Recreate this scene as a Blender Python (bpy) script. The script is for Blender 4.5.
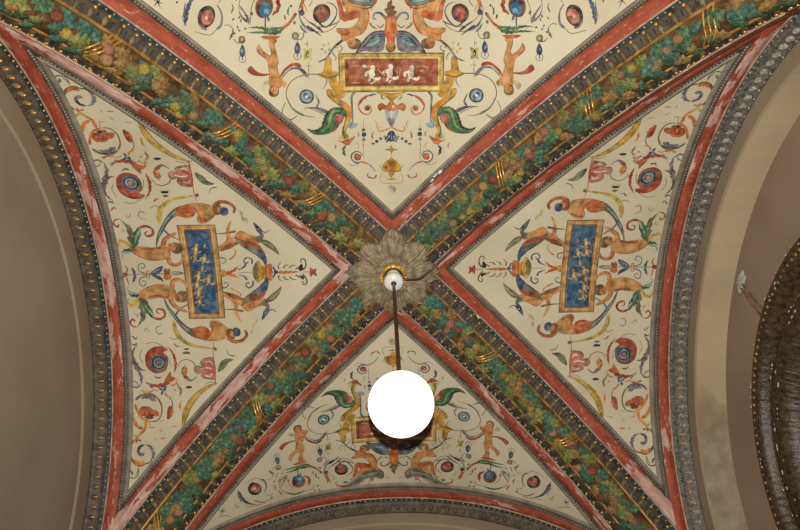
import bpy, bmesh, math, random
from mathutils import Vector, Matrix
from mathutils.geometry import tessellate_polygon
SC = bpy.context.scene
for o in list(bpy.data.objects): bpy.data.objects.remove(o)
COL = SC.collection
A = 1.6                      # half width of the bay in metres; plan coordinates below are in units of A
H, RISE, BY = 2.215, .825, .991
ZS = H - RISE
# ---------------------------------------------------------------- camera, light, exposure
def cam_axes(p, y, r):
    f = Vector((math.sin(y)*math.cos(p), math.cos(y)*math.cos(p), math.sin(p)))
    rt = Vector((math.cos(y), -math.sin(y), 0)); up = rt.cross(f)
    c, s = math.cos(r), math.sin(r)
    return rt*c + up*s, up*c - rt*s, f
CR, CU, CF = cam_axes(1.191, .080, -.089)
CAM = Vector((-.045*A, -.895*A, 1.6))
cd = bpy.data.cameras.new('camera'); cam = bpy.data.objects.new('camera', cd); COL.objects.link(cam)
cam.matrix_world = Matrix(((CR.x, CU.x, -CF.x, CAM.x), (CR.y, CU.y, -CF.y, CAM.y), (CR.z, CU.z, -CF.z, CAM.z), (0, 0, 0, 1)))
cd.sensor_width = 36; cd.lens = 671.25/800*36; cd.clip_start = .01
SC.camera = cam
w = bpy.data.worlds.new('world'); SC.world = w; w.use_nodes = True
w.node_tree.nodes['Background'].inputs[0].default_value = (.9, .8, .65, 1)
w.node_tree.nodes['Background'].inputs[1].default_value = .02
fl = bpy.data.lights.new('camera_flash', 'SPOT'); fo = bpy.data.objects.new('camera_flash', fl); COL.objects.link(fo)
fl.energy = 575; fl.color = (1, .96, .90); fl.shadow_soft_size = .012; fl.spot_size = math.radians(105); fl.spot_blend = .7
fm = cam.matrix_world.copy(); fm.translation = CAM + CU*.12 - CF*.02; fo.matrix_world = fm
SC.view_settings.view_transform = 'Standard'; SC.view_settings.look = 'None'
SC.view_settings.exposure = 0.0; SC.view_settings.gamma = 1; SC.view_settings.use_curve_mapping = False
GLOBE_STRENGTH = 2.0
# ---------------------------------------------------------------- helpers
rnd = random.Random(7)
def lin(h):
    c = [int(h[i:i+2], 16)/255 for i in (0, 2, 4)]
    return tuple(x/12.92 if x <= .04045 else ((x+.055)/1.055)**2.4 for x in c) + (1,)
class MB:
    def __init__(s): s.v = []; s.f = []; s.m = []; s.c = []; s.uv = []
    def add(s, vs, fs, m=0, c=None, uv=None):
        n = len(s.v); s.v += [tuple(v) for v in vs]; s.f += [tuple(i+n for i in f) for f in fs]
        s.m += [m]*len(fs); s.c += [c]*len(fs)
        s.uv += list(uv) if uv else [(v[0], v[1]) for v in vs]
    def build(s, name, mats, parent=None, smooth=True, color=False):
        me = bpy.data.meshes.new(name); me.from_pydata(s.v, [], s.f)
        for m in (mats if isinstance(mats, (list, tuple)) else [mats]): me.materials.append(m)
        me.polygons.foreach_set('material_index', s.m)
        me.polygons.foreach_set('use_smooth', [smooth]*len(s.f))
        ul = me.uv_layers.new(name='UVMap')
        for l in me.loops: ul.data[l.index].uv = s.uv[l.vertex_index]
        if color:
            at = me.color_attributes.new('Col', 'FLOAT_COLOR', 'CORNER')
            for p in me.polygons:
                for li in p.loop_indices: at.data[li].color = s.c[p.index]
        me.update()
        o = bpy.data.objects.new(name, me); COL.objects.link(o)
        if parent: attach(o, parent)
        return o
def attach(o, parent):
    o.parent = parent; o.matrix_parent_inverse = Matrix.Translation(parent_world(parent)).inverted() if parent else Matrix()
def parent_world(p):
    t = Vector(p.location)
    return t
def empty(name, loc):
    o = bpy.data.objects.new(name, None); o.empty_display_size = .1; o.location = loc; COL.objects.link(o); return o
def tag(o, label, cat, group=None):
    o['label'] = label; o['category'] = cat
    if group: o['group'] = group
    return o
def struct(o): o['kind'] = 'structure'; return o
def part(o, label): o['label'] = label; return o
def W(p): return Vector((p[0]*A, p[1]*A, p[2]*A + 1.6))
# vault surface: barrel profile over lateral coordinate w in [-1,1]
def zb(w): return ZS + RISE*math.sqrt(max(0, 1-w*w))
def wnorm(k, w):             # inward normal of web k at lateral w
    c = math.sqrt(max(1e-6, 1-w*w)); half = BY if k in 'LR' else 1.0
    a, b = -w/half, -c/RISE; n = math.hypot(a, b); a, b = a/n, b/n
    return Vector((0, a, b)) if k in 'LR' else Vector((a, 0, b))
def V(k, u, w, h=0):         # point of web k: u from the boss along the web's axis, w across it, h out of the surface into the room
    z = zb(w)
    p = Vector({'L': (-u, w*BY, z), 'R': (u, w*BY, z), 'F': (w, u*BY, z), 'B': (w, -u*BY, z)}[k])
    return W(p + wnorm(k, w)*h)
def RB(sx, sy, s, q, h=0):   # point of a diagonal rib: s along it, q across it (positive on the side web)
    a, b = s + q/math.sqrt(2), s - q/math.sqrt(2)
    kx, ky = ('R' if sx > 0 else 'L'), ('F' if sy > 0 else 'B')
    wy, wx = max(-1, min(1, sy*b)), max(-1, min(1, sx*a))
    z = zb(wy) if q >= 0 else zb(wx)
    n1, n2 = wnorm(kx, wy), wnorm(ky, wx)
    t = max(-1, min(1, q/.085)); n = n1*(1+t) + n2*(1-t); n.normalize()
    return W(Vector((sx*a, sy*b*BY, z)) + n*h)
def grid(mb, P, m=0, uv=None, c=None):
    r, n = len(P), len(P[0]); vs = [p for row in P for p in row]
    fs = [(i*n+j, i*n+j+1, (i+1)*n+j+1, (i+1)*n+j) for i in range(r-1) for j in range(n-1)]
    mb.add(vs, fs, m, c, [q for row in uv for q in row] if uv else None)
def ball(mb, c, ax, m=0, n=8, r=5):   # ellipsoid with axis vectors ax
    vs = [c + ax[2]]; fs = []
    for i in range(1, r):
        t = math.pi*i/r
        for j in range(n):
            a = 2*math.pi*j/n; vs.append(c + ax[2]*math.cos(t) + (ax[0]*math.cos(a) + ax[1]*math.sin(a))*math.sin(t))
    vs.append(c - ax[2]); L = len(vs)-1
    for j in range(n):
        fs.append((0, 1+j, 1+(j+1) % n)); fs.append((L, L-n+(j+1) % n, L-n+j))
        for i in range(r-2): fs.append((1+i*n+j, 1+(i+1)*n+j, 1+(i+1)*n+(j+1) % n, 1+i*n+(j+1) % n))
    mb.add(vs, fs, m)
def tube(mb, pts, r, m=0, n=8, cap=True):
    pts = [Vector(p) for p in pts]; rows = []
    for i, p in enumerate(pts):
        t = (pts[min(i+1, len(pts)-1)] - pts[max(i-1, 0)]).normalized()
        a = t.cross(Vector((0, 0, 1)) if abs(t.z) < .9 else Vector((1, 0, 0))).normalized(); b = t.cross(a)
        rr = r[i] if isinstance(r, (list, tuple)) else r
        rows.append([p + (a*math.cos(2*math.pi*j/n) + b*math.sin(2*math.pi*j/n))*rr for j in range(n+1)])
    grid(mb, rows, m)
    if cap:
        for row in (rows[0], rows[-1]): mb.add(row[:n], [tuple(range(n))], m)
def lathe(mb, c, prof, n=32, m=0):
    grid(mb, [[Vector((c[0]+r*math.cos(2*math.pi*j/n), c[1]+r*math.sin(2*math.pi*j/n), c[2]+z)) for j in range(n+1)] for r, z in prof], m)
def spline(pts, closed=False, n=6):
    out = []; N = len(pts)
    if N < 3 and not closed: return [tuple(p) for p in ([pts[0], ((pts[0][0]+pts[1][0])/2, (pts[0][1]+pts[1][1])/2), pts[1]])]
    for i in range(N if closed else N-1):
        g = (lambda k: pts[k % N]) if closed else (lambda k: pts[max(0, min(N-1, k))])
        p0, p1, p2, p3 = g(i-1), g(i), g(i+1), g(i+2)
        for j in range(n):
            t = j/n
            out.append(tuple(.5*(2*p1[d] + (p2[d]-p0[d])*t + (2*p0[d]-5*p1[d]+4*p2[d]-p3[d])*t*t + (3*p1[d]-p0[d]-3*p2[d]+p3[d])*t**3) for d in range(len(p1))))
    if not closed: out.append(tuple(pts[-1]))
    return out
# ---------------------------------------------------------------- materials
class NT:
    def __init__(s, name):
        s.mat = bpy.data.materials.new(name); s.mat.use_nodes = True; s.t = s.mat.node_tree; s.b = s.t.nodes['Principled BSDF']
    def n(s, ty, **kw):
        nd = s.t.nodes.new(ty)
        for k, v in kw.items():
            if k.startswith('i_'): nd.inputs[int(k[2:]) if k[2:].isdigit() else k[2:].replace('_', ' ')].default_value = v
            else: setattr(nd, k, v)
        return nd
    def l(s, a, b): s.t.links.new(a, b)
    def coord(s, scale=(1, 1, 1), kind='Object'):
        tc = s.n('ShaderNodeTexCoord'); mp = s.n('ShaderNodeMapping'); mp.inputs['Scale'].default_value = scale
        s.l(tc.outputs[kind], mp.inputs[0]); return mp.outputs[0]
    def noise(s, co, scale, detail=4, rough=.55):
        nd = s.n('ShaderNodeTexNoise'); nd.inputs['Scale'].default_value = scale; nd.inputs['Detail'].default_value = detail
        nd.inputs['Roughness'].default_value = rough; s.l(co, nd.inputs['Vector']); return nd.outputs['Fac']
    def ramp(s, fac, stops):
        r = s.n('ShaderNodeValToRGB'); e = r.color_ramp.elements
        while len(e) < len(stops): e.new(.5)
        for i, (p, c) in enumerate(stops): e[i].position = p; e[i].color = c if len(c) == 4 else lin(c)
        s.l(fac, r.inputs[0]); return r.outputs[0]
    def mix(s, fac, a, b, mode='MIX'):
        m = s.n('ShaderNodeMix', data_type='RGBA', blend_type=mode)
        for sock, v in ((m.inputs[0], fac), (m.inputs[6], a), (m.inputs[7], b)):
            if isinstance(v, (int, float)): sock.default_value = v
            elif isinstance(v, str): sock.default_value = lin(v)
            elif isinstance(v, tuple): sock.default_value = v
            else: s.l(v, sock)
        return m.outputs[2]
    def bump(s, fac, strength=.3, dist=.004):
        b = s.n('ShaderNodeBump'); b.inputs['Strength'].default_value = strength; b.inputs['Distance'].default_value = dist
        s.l(fac, b.inputs['Height']); s.l(b.outputs[0], s.b.inputs['Normal'])
    def done(s, col, rough=.7, metal=0, spec=.3):
        if isinstance(col, str): s.b.inputs['Base Color'].default_value = lin(col)
        else: s.l(col, s.b.inputs['Base Color'])
        s.b.inputs['Roughness'].default_value = rough; s.b.inputs['Metallic'].default_value = metal
        s.b.inputs['Specular IOR Level'].default_value = spec
        return s.mat
BK, WH = (0, 0, 0, 1), (1, 1, 1, 1)
def mat_leaf(name, c1, c2, scale):
    t = NT(name); co = t.coord(); oi = t.n('ShaderNodeObjectInfo')
    c = t.ramp(t.noise(co, 5, 5, .6), [(.36, c1), (.62, c2), (.8, 'a89a6a')])
    c = t.mix(t.ramp(oi.outputs['Random'], [(.0, (.42, .42, .42, 1)), (.6, BK)]), c, '2c2818')
    c = t.mix(t.ramp(t.noise(t.coord((1, 1, 1), 'Object'), 11, 4), [(.6, BK), (.7, (.5, .5, .5, 1))]), c, '7a6038')
    t.bump(t.noise(co, 14, 4), .5, .02); return t.done(c, .5, 0, .4)
def mat_var(name, c1, c2, scale=20, rough=.6, metal=0, spec=.4, lo=.35, hi=.65, bump=.3, bs=60):
    t = NT(name); co = t.coord(); c = t.ramp(t.noise(co, scale), [(lo, c1), (hi, c2)])
    if bump: t.bump(t.noise(co, bs), bump)
    return t.done(c, rough, metal, spec)
def mat_plaster(name, base, dark, light, stain=None):
    t = NT(name); co = t.coord()
    c = t.ramp(t.noise(co, 2.2, 5), [(.3, dark), (.55, base), (.8, light)])
    c = t.mix(t.ramp(t.noise(co, 38, 3), [(.62, BK), (.72, (.35, .35, .35, 1))]), c, dark)
    if stain: c = stain(t, co, c)
    t.bump(t.noise(co, 30, 5), .15); return t.done(c, .85, 0, .15)
def mat_red(name, lo, hi):
    t = NT(name); uv = t.coord((1, 1, 1), 'UV')
    mp = t.n('ShaderNodeMapping'); mp.inputs['Scale'].default_value = (5, 15, 1); t.l(uv, mp.inputs[0])
    big = t.n('ShaderNodeMapping'); big.inputs['Scale'].default_value = (1.4, 3.0, 1); t.l(uv, big.inputs[0])
    red = t.ramp(t.noise(mp.outputs[0], 2.0, 5), [(.3, '7c3522'), (.5, '964630'), (.75, 'a4563f')])
    ad = t.n('ShaderNodeMath', operation='ADD'); t.l(t.noise(mp.outputs[0], 1.3, 6, .65), ad.inputs[0])
    t.l(t.noise(big.outputs[0], 1.0, 2), ad.inputs[1])
    hf = t.n('ShaderNodeMath', operation='MULTIPLY'); t.l(ad.outputs[0], hf.inputs[0]); hf.inputs[1].default_value = .5; ad = hf
    peel = t.ramp(ad.outputs[0], [(lo, BK), (lo+.015, WH)])
    pl = t.ramp(t.noise(mp.outputs[0], 3.1, 4), [(.35, 'a8766a'), (.55, 'bb9a8b'), (.8, 'c9bda8')])
    c = t.mix(peel, red, pl)
    scr = t.ramp(t.noise(mp.outputs[0], 7, 3), [(.635, BK), (.66, (.7, .7, .7, 1))]); c = t.mix(scr, c, 'bfa090')
    t.bump(peel, .25, .003); return t.done(c, .7, 0, .25)
M = {}
M['cream'] = mat_plaster('cream_plaster', 'c3b99d', 'b6ac8d', 'cbc2a8')
def pmat():
    t = NT('fresco_paint'); co = t.coord(); at = t.n('ShaderNodeVertexColor', layer_name='Col')
    c = t.mix(t.ramp(t.noise(co, 26, 5, .65), [(.4, BK), (.8, (.3, .3, .3, 1))]), at.outputs[0], 'c9bf9d')
    c = t.mix(1.0, c, t.ramp(t.noise(co, 24, 4, .6), [(.34, (.52, .48, .46, 1)), (.5, (.95, .95, .95, 1)), (.66, (1.35, 1.3, 1.2, 1))]), 'MULTIPLY')
    return t.done(c, .8, 0, .2)
M['paint'] = pmat()
M['red'] = mat_red('peeling_red_paint', .553, 0); M['red_worn'] = mat_red('badly_peeled_red_paint', .505, 0)
M['grey'] = mat_var('grey_moulding_paint', '6c6455', '8a8272', 14, .65)
M['greydark'] = mat_var('dark_grey_moulding_paint', '383023', '5c5140', 25, .6)
M['tongue'] = mat_var('taupe_tongue_paint', '443b2d', '6f644e', 18, .55)
M['teal'] = mat_var('dark_teal_paint', '141f24', '28434a', 30, .5)
M['pinkline'] = mat_var('pink_fillet_paint', '8d6a58', 'b59a84', 20, .6)
M['gold'] = mat_var('gilding', 'a8701f', 'f0c060', 40, .30, .45, .8, bump=.2)
M['gilt_dull'] = mat_var('dull_gilding', '7a5526', 'b88a48', 25, .42, .3, .5)
M['brownbase'] = mat_var('brown_garland_ground', '2e2114', '6a4a24', 24, .55)
M['whitened'] = mat_var('salt_whitened_moulding', '67625a', 'a8a195', 90, .8, lo=.42, hi=.58)
M['slate'] = mat_var('blue_black_moulding', '3a3934', '6c675e', 60, .6)
M['taupe'] = mat_var('taupe_plaster_leaf', '64563f', '96866a', 30, .6)
M['ground'] = mat_var('rosette_ground_paint', '33291c', '5c4e38', 30, .6)
M['dullbead'] = mat_var('tarnished_bead_paint', '5c4c34', '8e7a56', 25, .55)
M['whitechip'] = mat_var('bare_white_plaster', 'c4beb0', 'dcd8cc', 25, .8)
M['wall'] = mat_plaster('beige_wall_paint', '8d7d69', '857562', '94846f')
M['face'] = mat_plaster('beige_reveal_paint', '8e7e66', '85755e', '96866e')
def damp(t, co, c):
    sx = t.n('ShaderNodeSeparateXYZ'); t.l(co, sx.inputs[0])
    ad = t.n('ShaderNodeMath', operation='MULTIPLY_ADD'); t.l(t.noise(co, 3.0, 5), ad.inputs[0]); ad.inputs[1].default_value = .55; t.l(sx.outputs[1], ad.inputs[2])
    m = t.ramp(ad.outputs[0], [(.0, BK), (1, WH)])
    mr = t.n('ShaderNodeMapRange'); t.l(ad.outputs[0], mr.inputs[0]); mr.inputs[1].default_value = .98; mr.inputs[2].default_value = 1.12
    c = t.mix(mr.outputs[0], c, t.ramp(t.noise(co, 9, 5), [(.35, '80705a'), (.6, '988a72'), (.75, 'aca58e')]))
    ed = t.n('ShaderNodeMapRange'); t.l(ad.outputs[0], ed.inputs[0]); ed.inputs[1].default_value = .94; ed.inputs[2].default_value = 1.06
    e2 = t.n('ShaderNodeMath', operation='SUBTRACT'); t.l(ed.outputs[0], e2.inputs[0]); t.l(mr.outputs[0], e2.inputs[1])
    return t.mix(e2.outputs[0], c, '6e5a44')
M['wall_damp'] = mat_plaster('damp_stained_beige_paint', 'ab987a', 'a08d70', 'b2a084', damp)
M['wall_pink'] = mat_plaster('brownish_wall_paint', '8b7763', '816d5a', '927e69')
M['carved'] = mat_var('blackened_gilt_carving', '211b11', '4a3b20', 40, .45, .1, .5, bump=.9, bs=70)
M['chips'] = mat_var('flaked_gesso', '8a8578', 'b5b0a2', 20, .8)
M['rust'] = mat_var('rusty_iron', '5a4430', '8a6a48', 30, .6)
M['brass'] = mat_var('brown_lacquered_brass', '3a2214', '5c3a20', 30, .35, .4, .5, bump=0)
M['ceramic'] = mat_var('white_porcelain', 'cfd0cc', 'dedfdb', 5, .25, bump=0)
M['cable'] = mat_var('brown_cable_sheath', '3c1f12', '57301c', 20, .45, bump=0)
M['patch'] = mat_var('grey_green_filler', '7f8678', 'a3a695', 25, .85)
M['floor'] = mat_var('stone_floor', '6a5f50', '8a7d68', 3, .5)
def emis():
    t = NT('lit_opal_glass'); t.b.inputs['Emission Color'].default_value = (1, .93, .80, 1); t.b.inputs['Emission Strength'].default_value = GLOBE_STRENGTH
    return t.done('f4efe2', .3)
M['opal'] = emis()
LEAFC = {'g': ('20402a', '587a54'), 't': ('1c3e34', '4a7562'), 'y': ('55602c', '8c8a48'), 'o': ('6a4c26', 'a07c46')}
for k, (a, b) in LEAFC.items(): M['leaf_'+k] = mat_leaf({'g': 'green', 't': 'blue_green', 'y': 'yellow_green', 'o': 'ochre'}[k]+'_leaf_paint', a, b, 5)
FRC = {'p': ('7a4636', 'aa7460'), 'y': ('7a6220', 'b09a48'), 'b': ('7a5a3c', 'a8865c'), 'r': ('6a3022', '985038')}
for k, (a, b) in FRC.items(): M['fruit_'+k] = mat_leaf({'p': 'pink', 'y': 'yellow', 'b': 'buff', 'r': 'red'}[k]+'_fruit_paint', a, b, 5)
PAL = dict(r='923522', F='ab5228', f='b67a46', t='a5834c', d='7a4526', o='bb6c28', y='ae8328', Y='a3964a', g='2c5a38', e='5f9058', G='5e6350', b='2c3e62', B='245e80', n='202838', k='221e1a', v='62606c', l='75929a', w='cdc5ac', p='aa6458', h='664a2e', m='aea488')
PAL = {k: lin(v) for k, v in PAL.items()}
DA=[["painted_roundel",1,[["P","r",[[1710,559],[1765,578],[1802,623],[1805,679],[1783,729],[1730,758],[1669,742],[1646,698],[1649,637],[1674,603],[1641,588],[1666,565]]],
["P","v",[[1649,682],[1659,711],[1682,733],[1713,741],[1743,732],[1764,709],[1771,679],[1762,649],[1738,627],[1707,620],[1678,629],[1656,651]]],
["P","n",[[1663,681],[1670,705],[1688,722],[1712,728],[1736,721],[1753,704],[1758,679],[1751,656],[1732,638],[1708,632],[1685,639],[1668,657]]],
["P","l",[[1673,681],[1679,699],[1693,713],[1712,717],[1730,712],[1743,698],[1747,680],[1742,661],[1727,648],[1709,643],[1690,649],[1678,663]]],
["P","v",[[1683,681],[1687,694],[1698,704],[1711,707],[1725,703],[1734,693],[1738,680],[1733,667],[1723,657],[1709,654],[1696,657],[1686,667]]],
["P","o",[[1702,681],[1704,687],[1708,691],[1714,693],[1720,691],[1724,686],[1726,680],[1724,674],[1719,670],[1713,668],[1707,670],[1703,674]]],
["S","d",[5.5,5.5],[[1750,601],[1782,640],[1787,690],[1761,730]]],
["A","r",[11.1,33.3],[[1644,556],[1604,615],[1589,683],[1599,755]]],
["A","r",[16.6,47.1],[[1808,828],[1737,849],[1661,837],[1625,807]]],
["S","o",[13.9,4.2],[[1650,826],[1603,799],[1568,817]]],
["P","F",[[1671,820],[1648,776],[1628,751],[1621,782],[1595,799],[1628,821]]],
["A","h",[11.1,24.9],[[1855,543],[1890,593],[1892,655],[1864,705]]],
["S","d",[19.4,5.5],[[1863,702],[1837,728],[1805,732]]],
["S","v",[4.2,4.2],[[1795,538],[1735,528],[1671,558]]],
["S","g",[4.2,4.2],[[1664,614],[1633,659],[1625,715]]],
["S","h",[4.2,4.2],[[1824,577],[1844,633],[1824,678]]]]],
["painted_shell",1,[["P","p",[[1445,710],[1401,722],[1408,686],[1380,658],[1315,657],[1308,805],[1373,801],[1406,778],[1384,758],[1432,762],[1453,739]]],
["S","G",[8.3,8.3],[[1311,654],[1380,656],[1408,686],[1398,720],[1439,708],[1455,737],[1434,764],[1386,758],[1406,782],[1373,803],[1306,804]]],
["S","w",[8.3,8.3],[[1418,736],[1374,726],[1331,732]]],
["S","w",[6.9,6.9],[[1373,687],[1340,676],[1324,699]]],
["S","w",[6.9,6.9],[[1376,782],[1343,788],[1326,771]]],
["S","r",[8.3,8.3],[[1362,698],[1330,710],[1314,727]]],
["S","r",[8.3,8.3],[[1364,765],[1331,755],[1314,738]]],
["S","r",[4.2,8.3],[[1306,531],[1315,609],[1308,722],[1303,855]]],
["S","h",[4.2,8.3],[[1570,717],[1556,678],[1513,660],[1465,679],[1448,710]]],
["A","d",[11.1,36.0],[[1515,695],[1540,739],[1523,784],[1480,813]]],
["S","v",[13.9,6.9],[[1518,801],[1480,818],[1436,786]]],
["P","o",[[1544,745],[1516,718],[1506,740],[1518,779],[1534,767]]],
["P","k",[[1480,611],[1483,616],[1493,619],[1506,620],[1519,619],[1529,615],[1532,610],[1528,605],[1518,601],[1505,600],[1492,602],[1483,606]]],
["P","k",[[1474,865],[1477,870],[1486,873],[1498,874],[1510,873],[1519,869],[1522,864],[1518,859],[1510,856],[1497,854],[1485,856],[1477,860]]],
["S","k",[2.8,2.8],[[1534,628],[1506,610],[1474,627]]]]],
["painted_leaf_spray",1,[["P","G",[[1284,750],[1267,695],[1224,661],[1170,668],[1207,686],[1232,723],[1263,749]]],
["S","h",[4.2,8.3],[[1218,596],[1199,632],[1158,642]]],
["S","g",[5.5,5.5],[[1277,761],[1253,706],[1214,676]]]]],
["painted_horn",1,[["P","y",[[1303,840],[1388,867],[1477,934],[1529,1010],[1546,1085],[1540,1157],[1514,1091],[1477,1005],[1416,924],[1353,874]]],
["P","Y",[[1378,873],[1444,929],[1499,1005],[1524,1080],[1499,1016],[1444,946]]],
["S","h",[2.8,6.9],[[1303,840],[1353,874],[1416,924],[1477,1005],[1514,1091],[1540,1157]]],
["S","h",[4.2,4.2],[[1388,848],[1333,830],[1279,847]]]]],
["painted_flower_scroll",1,[["S","G",[5.5,16.6],[[1843,1423],[1841,1473],[1863,1498],[1894,1495],[1917,1467],[1911,1447],[1887,1460],[1883,1481]]],
["S","h",[4.2,6.9],[[1844,1432],[1848,1461],[1863,1481]]],
["S","h",[13.9,22.2],[[1883,1232],[1912,1281],[1911,1341],[1883,1386],[1839,1411],[1799,1404]]],
["A","o",[13.9,47.1],[[1883,1369],[1846,1402],[1801,1386]]],
["S","h",[11.1,8.3],[[1802,1405],[1762,1392],[1748,1351],[1754,1314]]],
["A","v",[33.3,19.4],[[1741,1368],[1746,1318],[1775,1280],[1816,1269]]],
["S","v",[19.4,22.2],[[1812,1269],[1844,1285],[1853,1315],[1832,1340],[1806,1333]]],
["A","n",[8.3,24.9],[[1815,1271],[1845,1290],[1846,1319]]],
["S","o",[24.9,13.9],[[1806,1102],[1813,1162],[1843,1193],[1869,1226],[1871,1258]]],
["A","Y",[11.1,30.5],[[1910,1180],[1870,1212],[1844,1189]]],
["S","F",[6.9,13.9],[[1871,1258],[1861,1237],[1834,1243]]],
["S","o",[13.9,24.9],[[1911,1015],[1905,1077],[1871,1134],[1828,1159]]],
["A","o",[13.9,41.6],[[1902,1020],[1903,1077],[1869,1128]]],
["S","F",[11.1,11.1],[[1702,1229],[1660,1228]]],
["S","h",[5.5,5.5],[[1789,1147],[1740,1151]]],
["S","v",[5.5,5.5],[[1704,1185],[1682,1160]]],
["S","r",[5.5,5.5],[[1624,1149],[1576,1140]]],
["S","h",[4.2,4.2],[[1773,1145],[1786,1099]]],
["S","G",[5.5,5.5],[[1733,1242],[1732,1219]]],
["S","y",[5.5,5.5],[[1708,1110],[1676,1098]]],
["P","r",[[1808,1038],[1816,1024],[1827,1013],[1840,1009],[1849,1013],[1854,1024],[1852,1039],[1844,1054],[1833,1064],[1821,1068],[1811,1064],[1806,1053]]],
["P","r",[[1776,1047],[1786,1033],[1798,1024],[1810,1023],[1818,1029],[1821,1042],[1817,1057],[1807,1071],[1795,1080],[1783,1081],[1775,1075],[1772,1062]]],
["P","r",[[1748,1042],[1756,1027],[1767,1017],[1779,1013],[1789,1017],[1794,1028],[1792,1043],[1784,1058],[1773,1068],[1761,1072],[1751,1068],[1746,1057]]],
["P","F",[[1712,1057],[1716,1045],[1725,1033],[1738,1025],[1750,1023],[1760,1027],[1763,1037],[1759,1049],[1750,1060],[1737,1068],[1725,1070],[1715,1066]]],
["P","r",[[1765,1015],[1773,1006],[1790,999],[1811,997],[1830,1000],[1843,1007],[1846,1016],[1837,1025],[1820,1031],[1799,1034],[1780,1031],[1767,1024]]],
["P","d",[[1750,1077],[1757,1070],[1770,1065],[1787,1063],[1803,1065],[1814,1070],[1816,1077],[1809,1084],[1796,1089],[1779,1091],[1763,1089],[1753,1083]]],
["P","k",[[1780,1075],[1783,1071],[1788,1069],[1793,1068],[1798,1069],[1802,1071],[1802,1075],[1799,1078],[1795,1081],[1789,1082],[1784,1081],[1781,1078]]],
["P","k",[[1758,1079],[1760,1076],[1763,1074],[1768,1073],[1772,1074],[1774,1076],[1774,1079],[1772,1082],[1769,1084],[1764,1085],[1760,1084],[1758,1082]]],
["P","F",[[1821,1034],[1824,1026],[1830,1020],[1835,1018],[1839,1020],[1840,1026],[1839,1034],[1835,1042],[1830,1048],[1825,1050],[1821,1048],[1819,1042]]],
["P","o",[[1789,1045],[1792,1037],[1797,1031],[1802,1029],[1805,1031],[1806,1037],[1805,1045],[1801,1053],[1797,1059],[1792,1061],[1788,1059],[1787,1053]]],
["P","F",[[1762,1038],[1766,1030],[1771,1024],[1776,1022],[1780,1024],[1782,1030],[1781,1038],[1777,1046],[1772,1052],[1767,1054],[1763,1052],[1761,1046]]],
["S","o",[5.5,5.5],[[1853,1024],[1822,1006],[1765,1010]]],
["S","o",[19.4,11.1],[[1886,979],[1861,1041],[1824,1087],[1772,1107]]],
["S","h",[6.9,12.5],[[1772,1107],[1720,1099],[1693,1051],[1695,988],[1724,934]]],
["A","v",[24.9,47.1],[[1844,936],[1790,928],[1732,960]]],
["S","G",[11.1,19.4],[[1724,934],[1777,905],[1840,915],[1881,950]]],
["S","n",[5.5,5.5],[[1848,921],[1789,912],[1730,939]]],
["P","r",[[1652,1087],[1634,1080],[1620,1059],[1610,1009],[1630,997],[1650,1023]]],
["A","F",[11.1,30.5],[[1646,1096],[1623,1061],[1611,1016]]],
["S","v",[8.3,5.5],[[1612,1010],[1618,964],[1650,922]]],
["S","o",[13.9,5.5],[[1671,899],[1647,929],[1617,933]]],
["P","b",[[1683,886],[1688,885],[1693,888],[1697,894],[1699,902],[1698,909],[1695,914],[1691,915],[1686,912],[1682,906],[1680,898],[1681,890]]],
["P","b",[[1686,880],[1687,875],[1691,869],[1698,864],[1705,862],[1711,862],[1713,864],[1712,870],[1708,875],[1701,880],[1694,883],[1689,883]]],
["P","b",[[1662,865],[1666,863],[1672,865],[1677,870],[1680,876],[1680,883],[1678,888],[1674,890],[1668,888],[1663,884],[1660,877],[1660,870]]],
["P","b",[[1654,859],[1656,854],[1662,849],[1669,847],[1676,847],[1680,849],[1682,853],[1679,858],[1674,862],[1667,865],[1660,865],[1655,863]]],
["P","b",[[1677,856],[1680,852],[1684,849],[1689,848],[1693,849],[1696,852],[1696,856],[1694,860],[1690,863],[1685,864],[1680,863],[1678,860]]],
["P","v",[[1673,877],[1675,873],[1678,870],[1682,869],[1685,870],[1686,873],[1686,877],[1684,881],[1681,884],[1677,885],[1674,884],[1673,881]]],
["S","o",[6.9,13.9],[[1843,881],[1801,894],[1765,889]]],
["P","y",[[1813,883],[1816,879],[1821,877],[1828,876],[1835,877],[1839,880],[1839,883],[1837,887],[1831,889],[1824,890],[1818,889],[1814,886]]],
["A","v",[8.3,19.4],[[1802,817],[1777,840],[1754,871]]],
["P","o",[[1593,835],[1596,833],[1601,835],[1605,838],[1607,844],[1608,849],[1606,853],[1603,854],[1599,853],[1595,849],[1592,844],[1591,839]]],
["P","o",[[1566,846],[1567,843],[1570,837],[1575,832],[1581,829],[1585,827],[1588,829],[1588,833],[1585,838],[1580,843],[1574,847],[1569,848]]],
["P","r",[[1578,820],[1579,818],[1583,816],[1587,815],[1590,816],[1592,818],[1593,821],[1591,823],[1588,826],[1584,826],[1580,825],[1578,823]]],
["S","o",[4.2,4.2],[[1604,827],[1560,849]]]]],
["painted_border_leaf",1,[["S","G",[12.5,6.9],[[1847,833],[1867,858],[1897,853],[1912,827],[1899,811],[1871,824],[1871,845]]],
["A","v",[19.4,49.9],[[1841,841],[1840,778],[1875,698],[1901,618]]],
["S","o",[5.5,13.9],[[1878,698],[1896,641],[1897,584]]]]],
["painted_merman",1,[["A","G",[85.9,22.2],[[1797,177],[1788,260],[1801,347],[1848,413]]],
["A","d",[36.0,11.1],[[1788,191],[1794,283],[1824,370]]],
["A","l",[13.9,6.9],[[1795,203],[1790,272],[1801,335]]],
["A","g",[61.0,19.4],[[1796,182],[1764,271],[1738,334],[1681,351]]],
["A","b",[27.7,11.1],[[1786,203],[1737,282],[1718,340]]],
["A","e",[16.6,8.3],[[1778,225],[1751,294],[1719,337]]],
["S","r",[20.8,8.3],[[1726,344],[1675,353],[1640,325],[1646,287],[1683,275],[1697,300],[1674,314]]],
["A","r",[11.1,27.7],[[1680,282],[1648,290],[1638,325]]],
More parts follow.
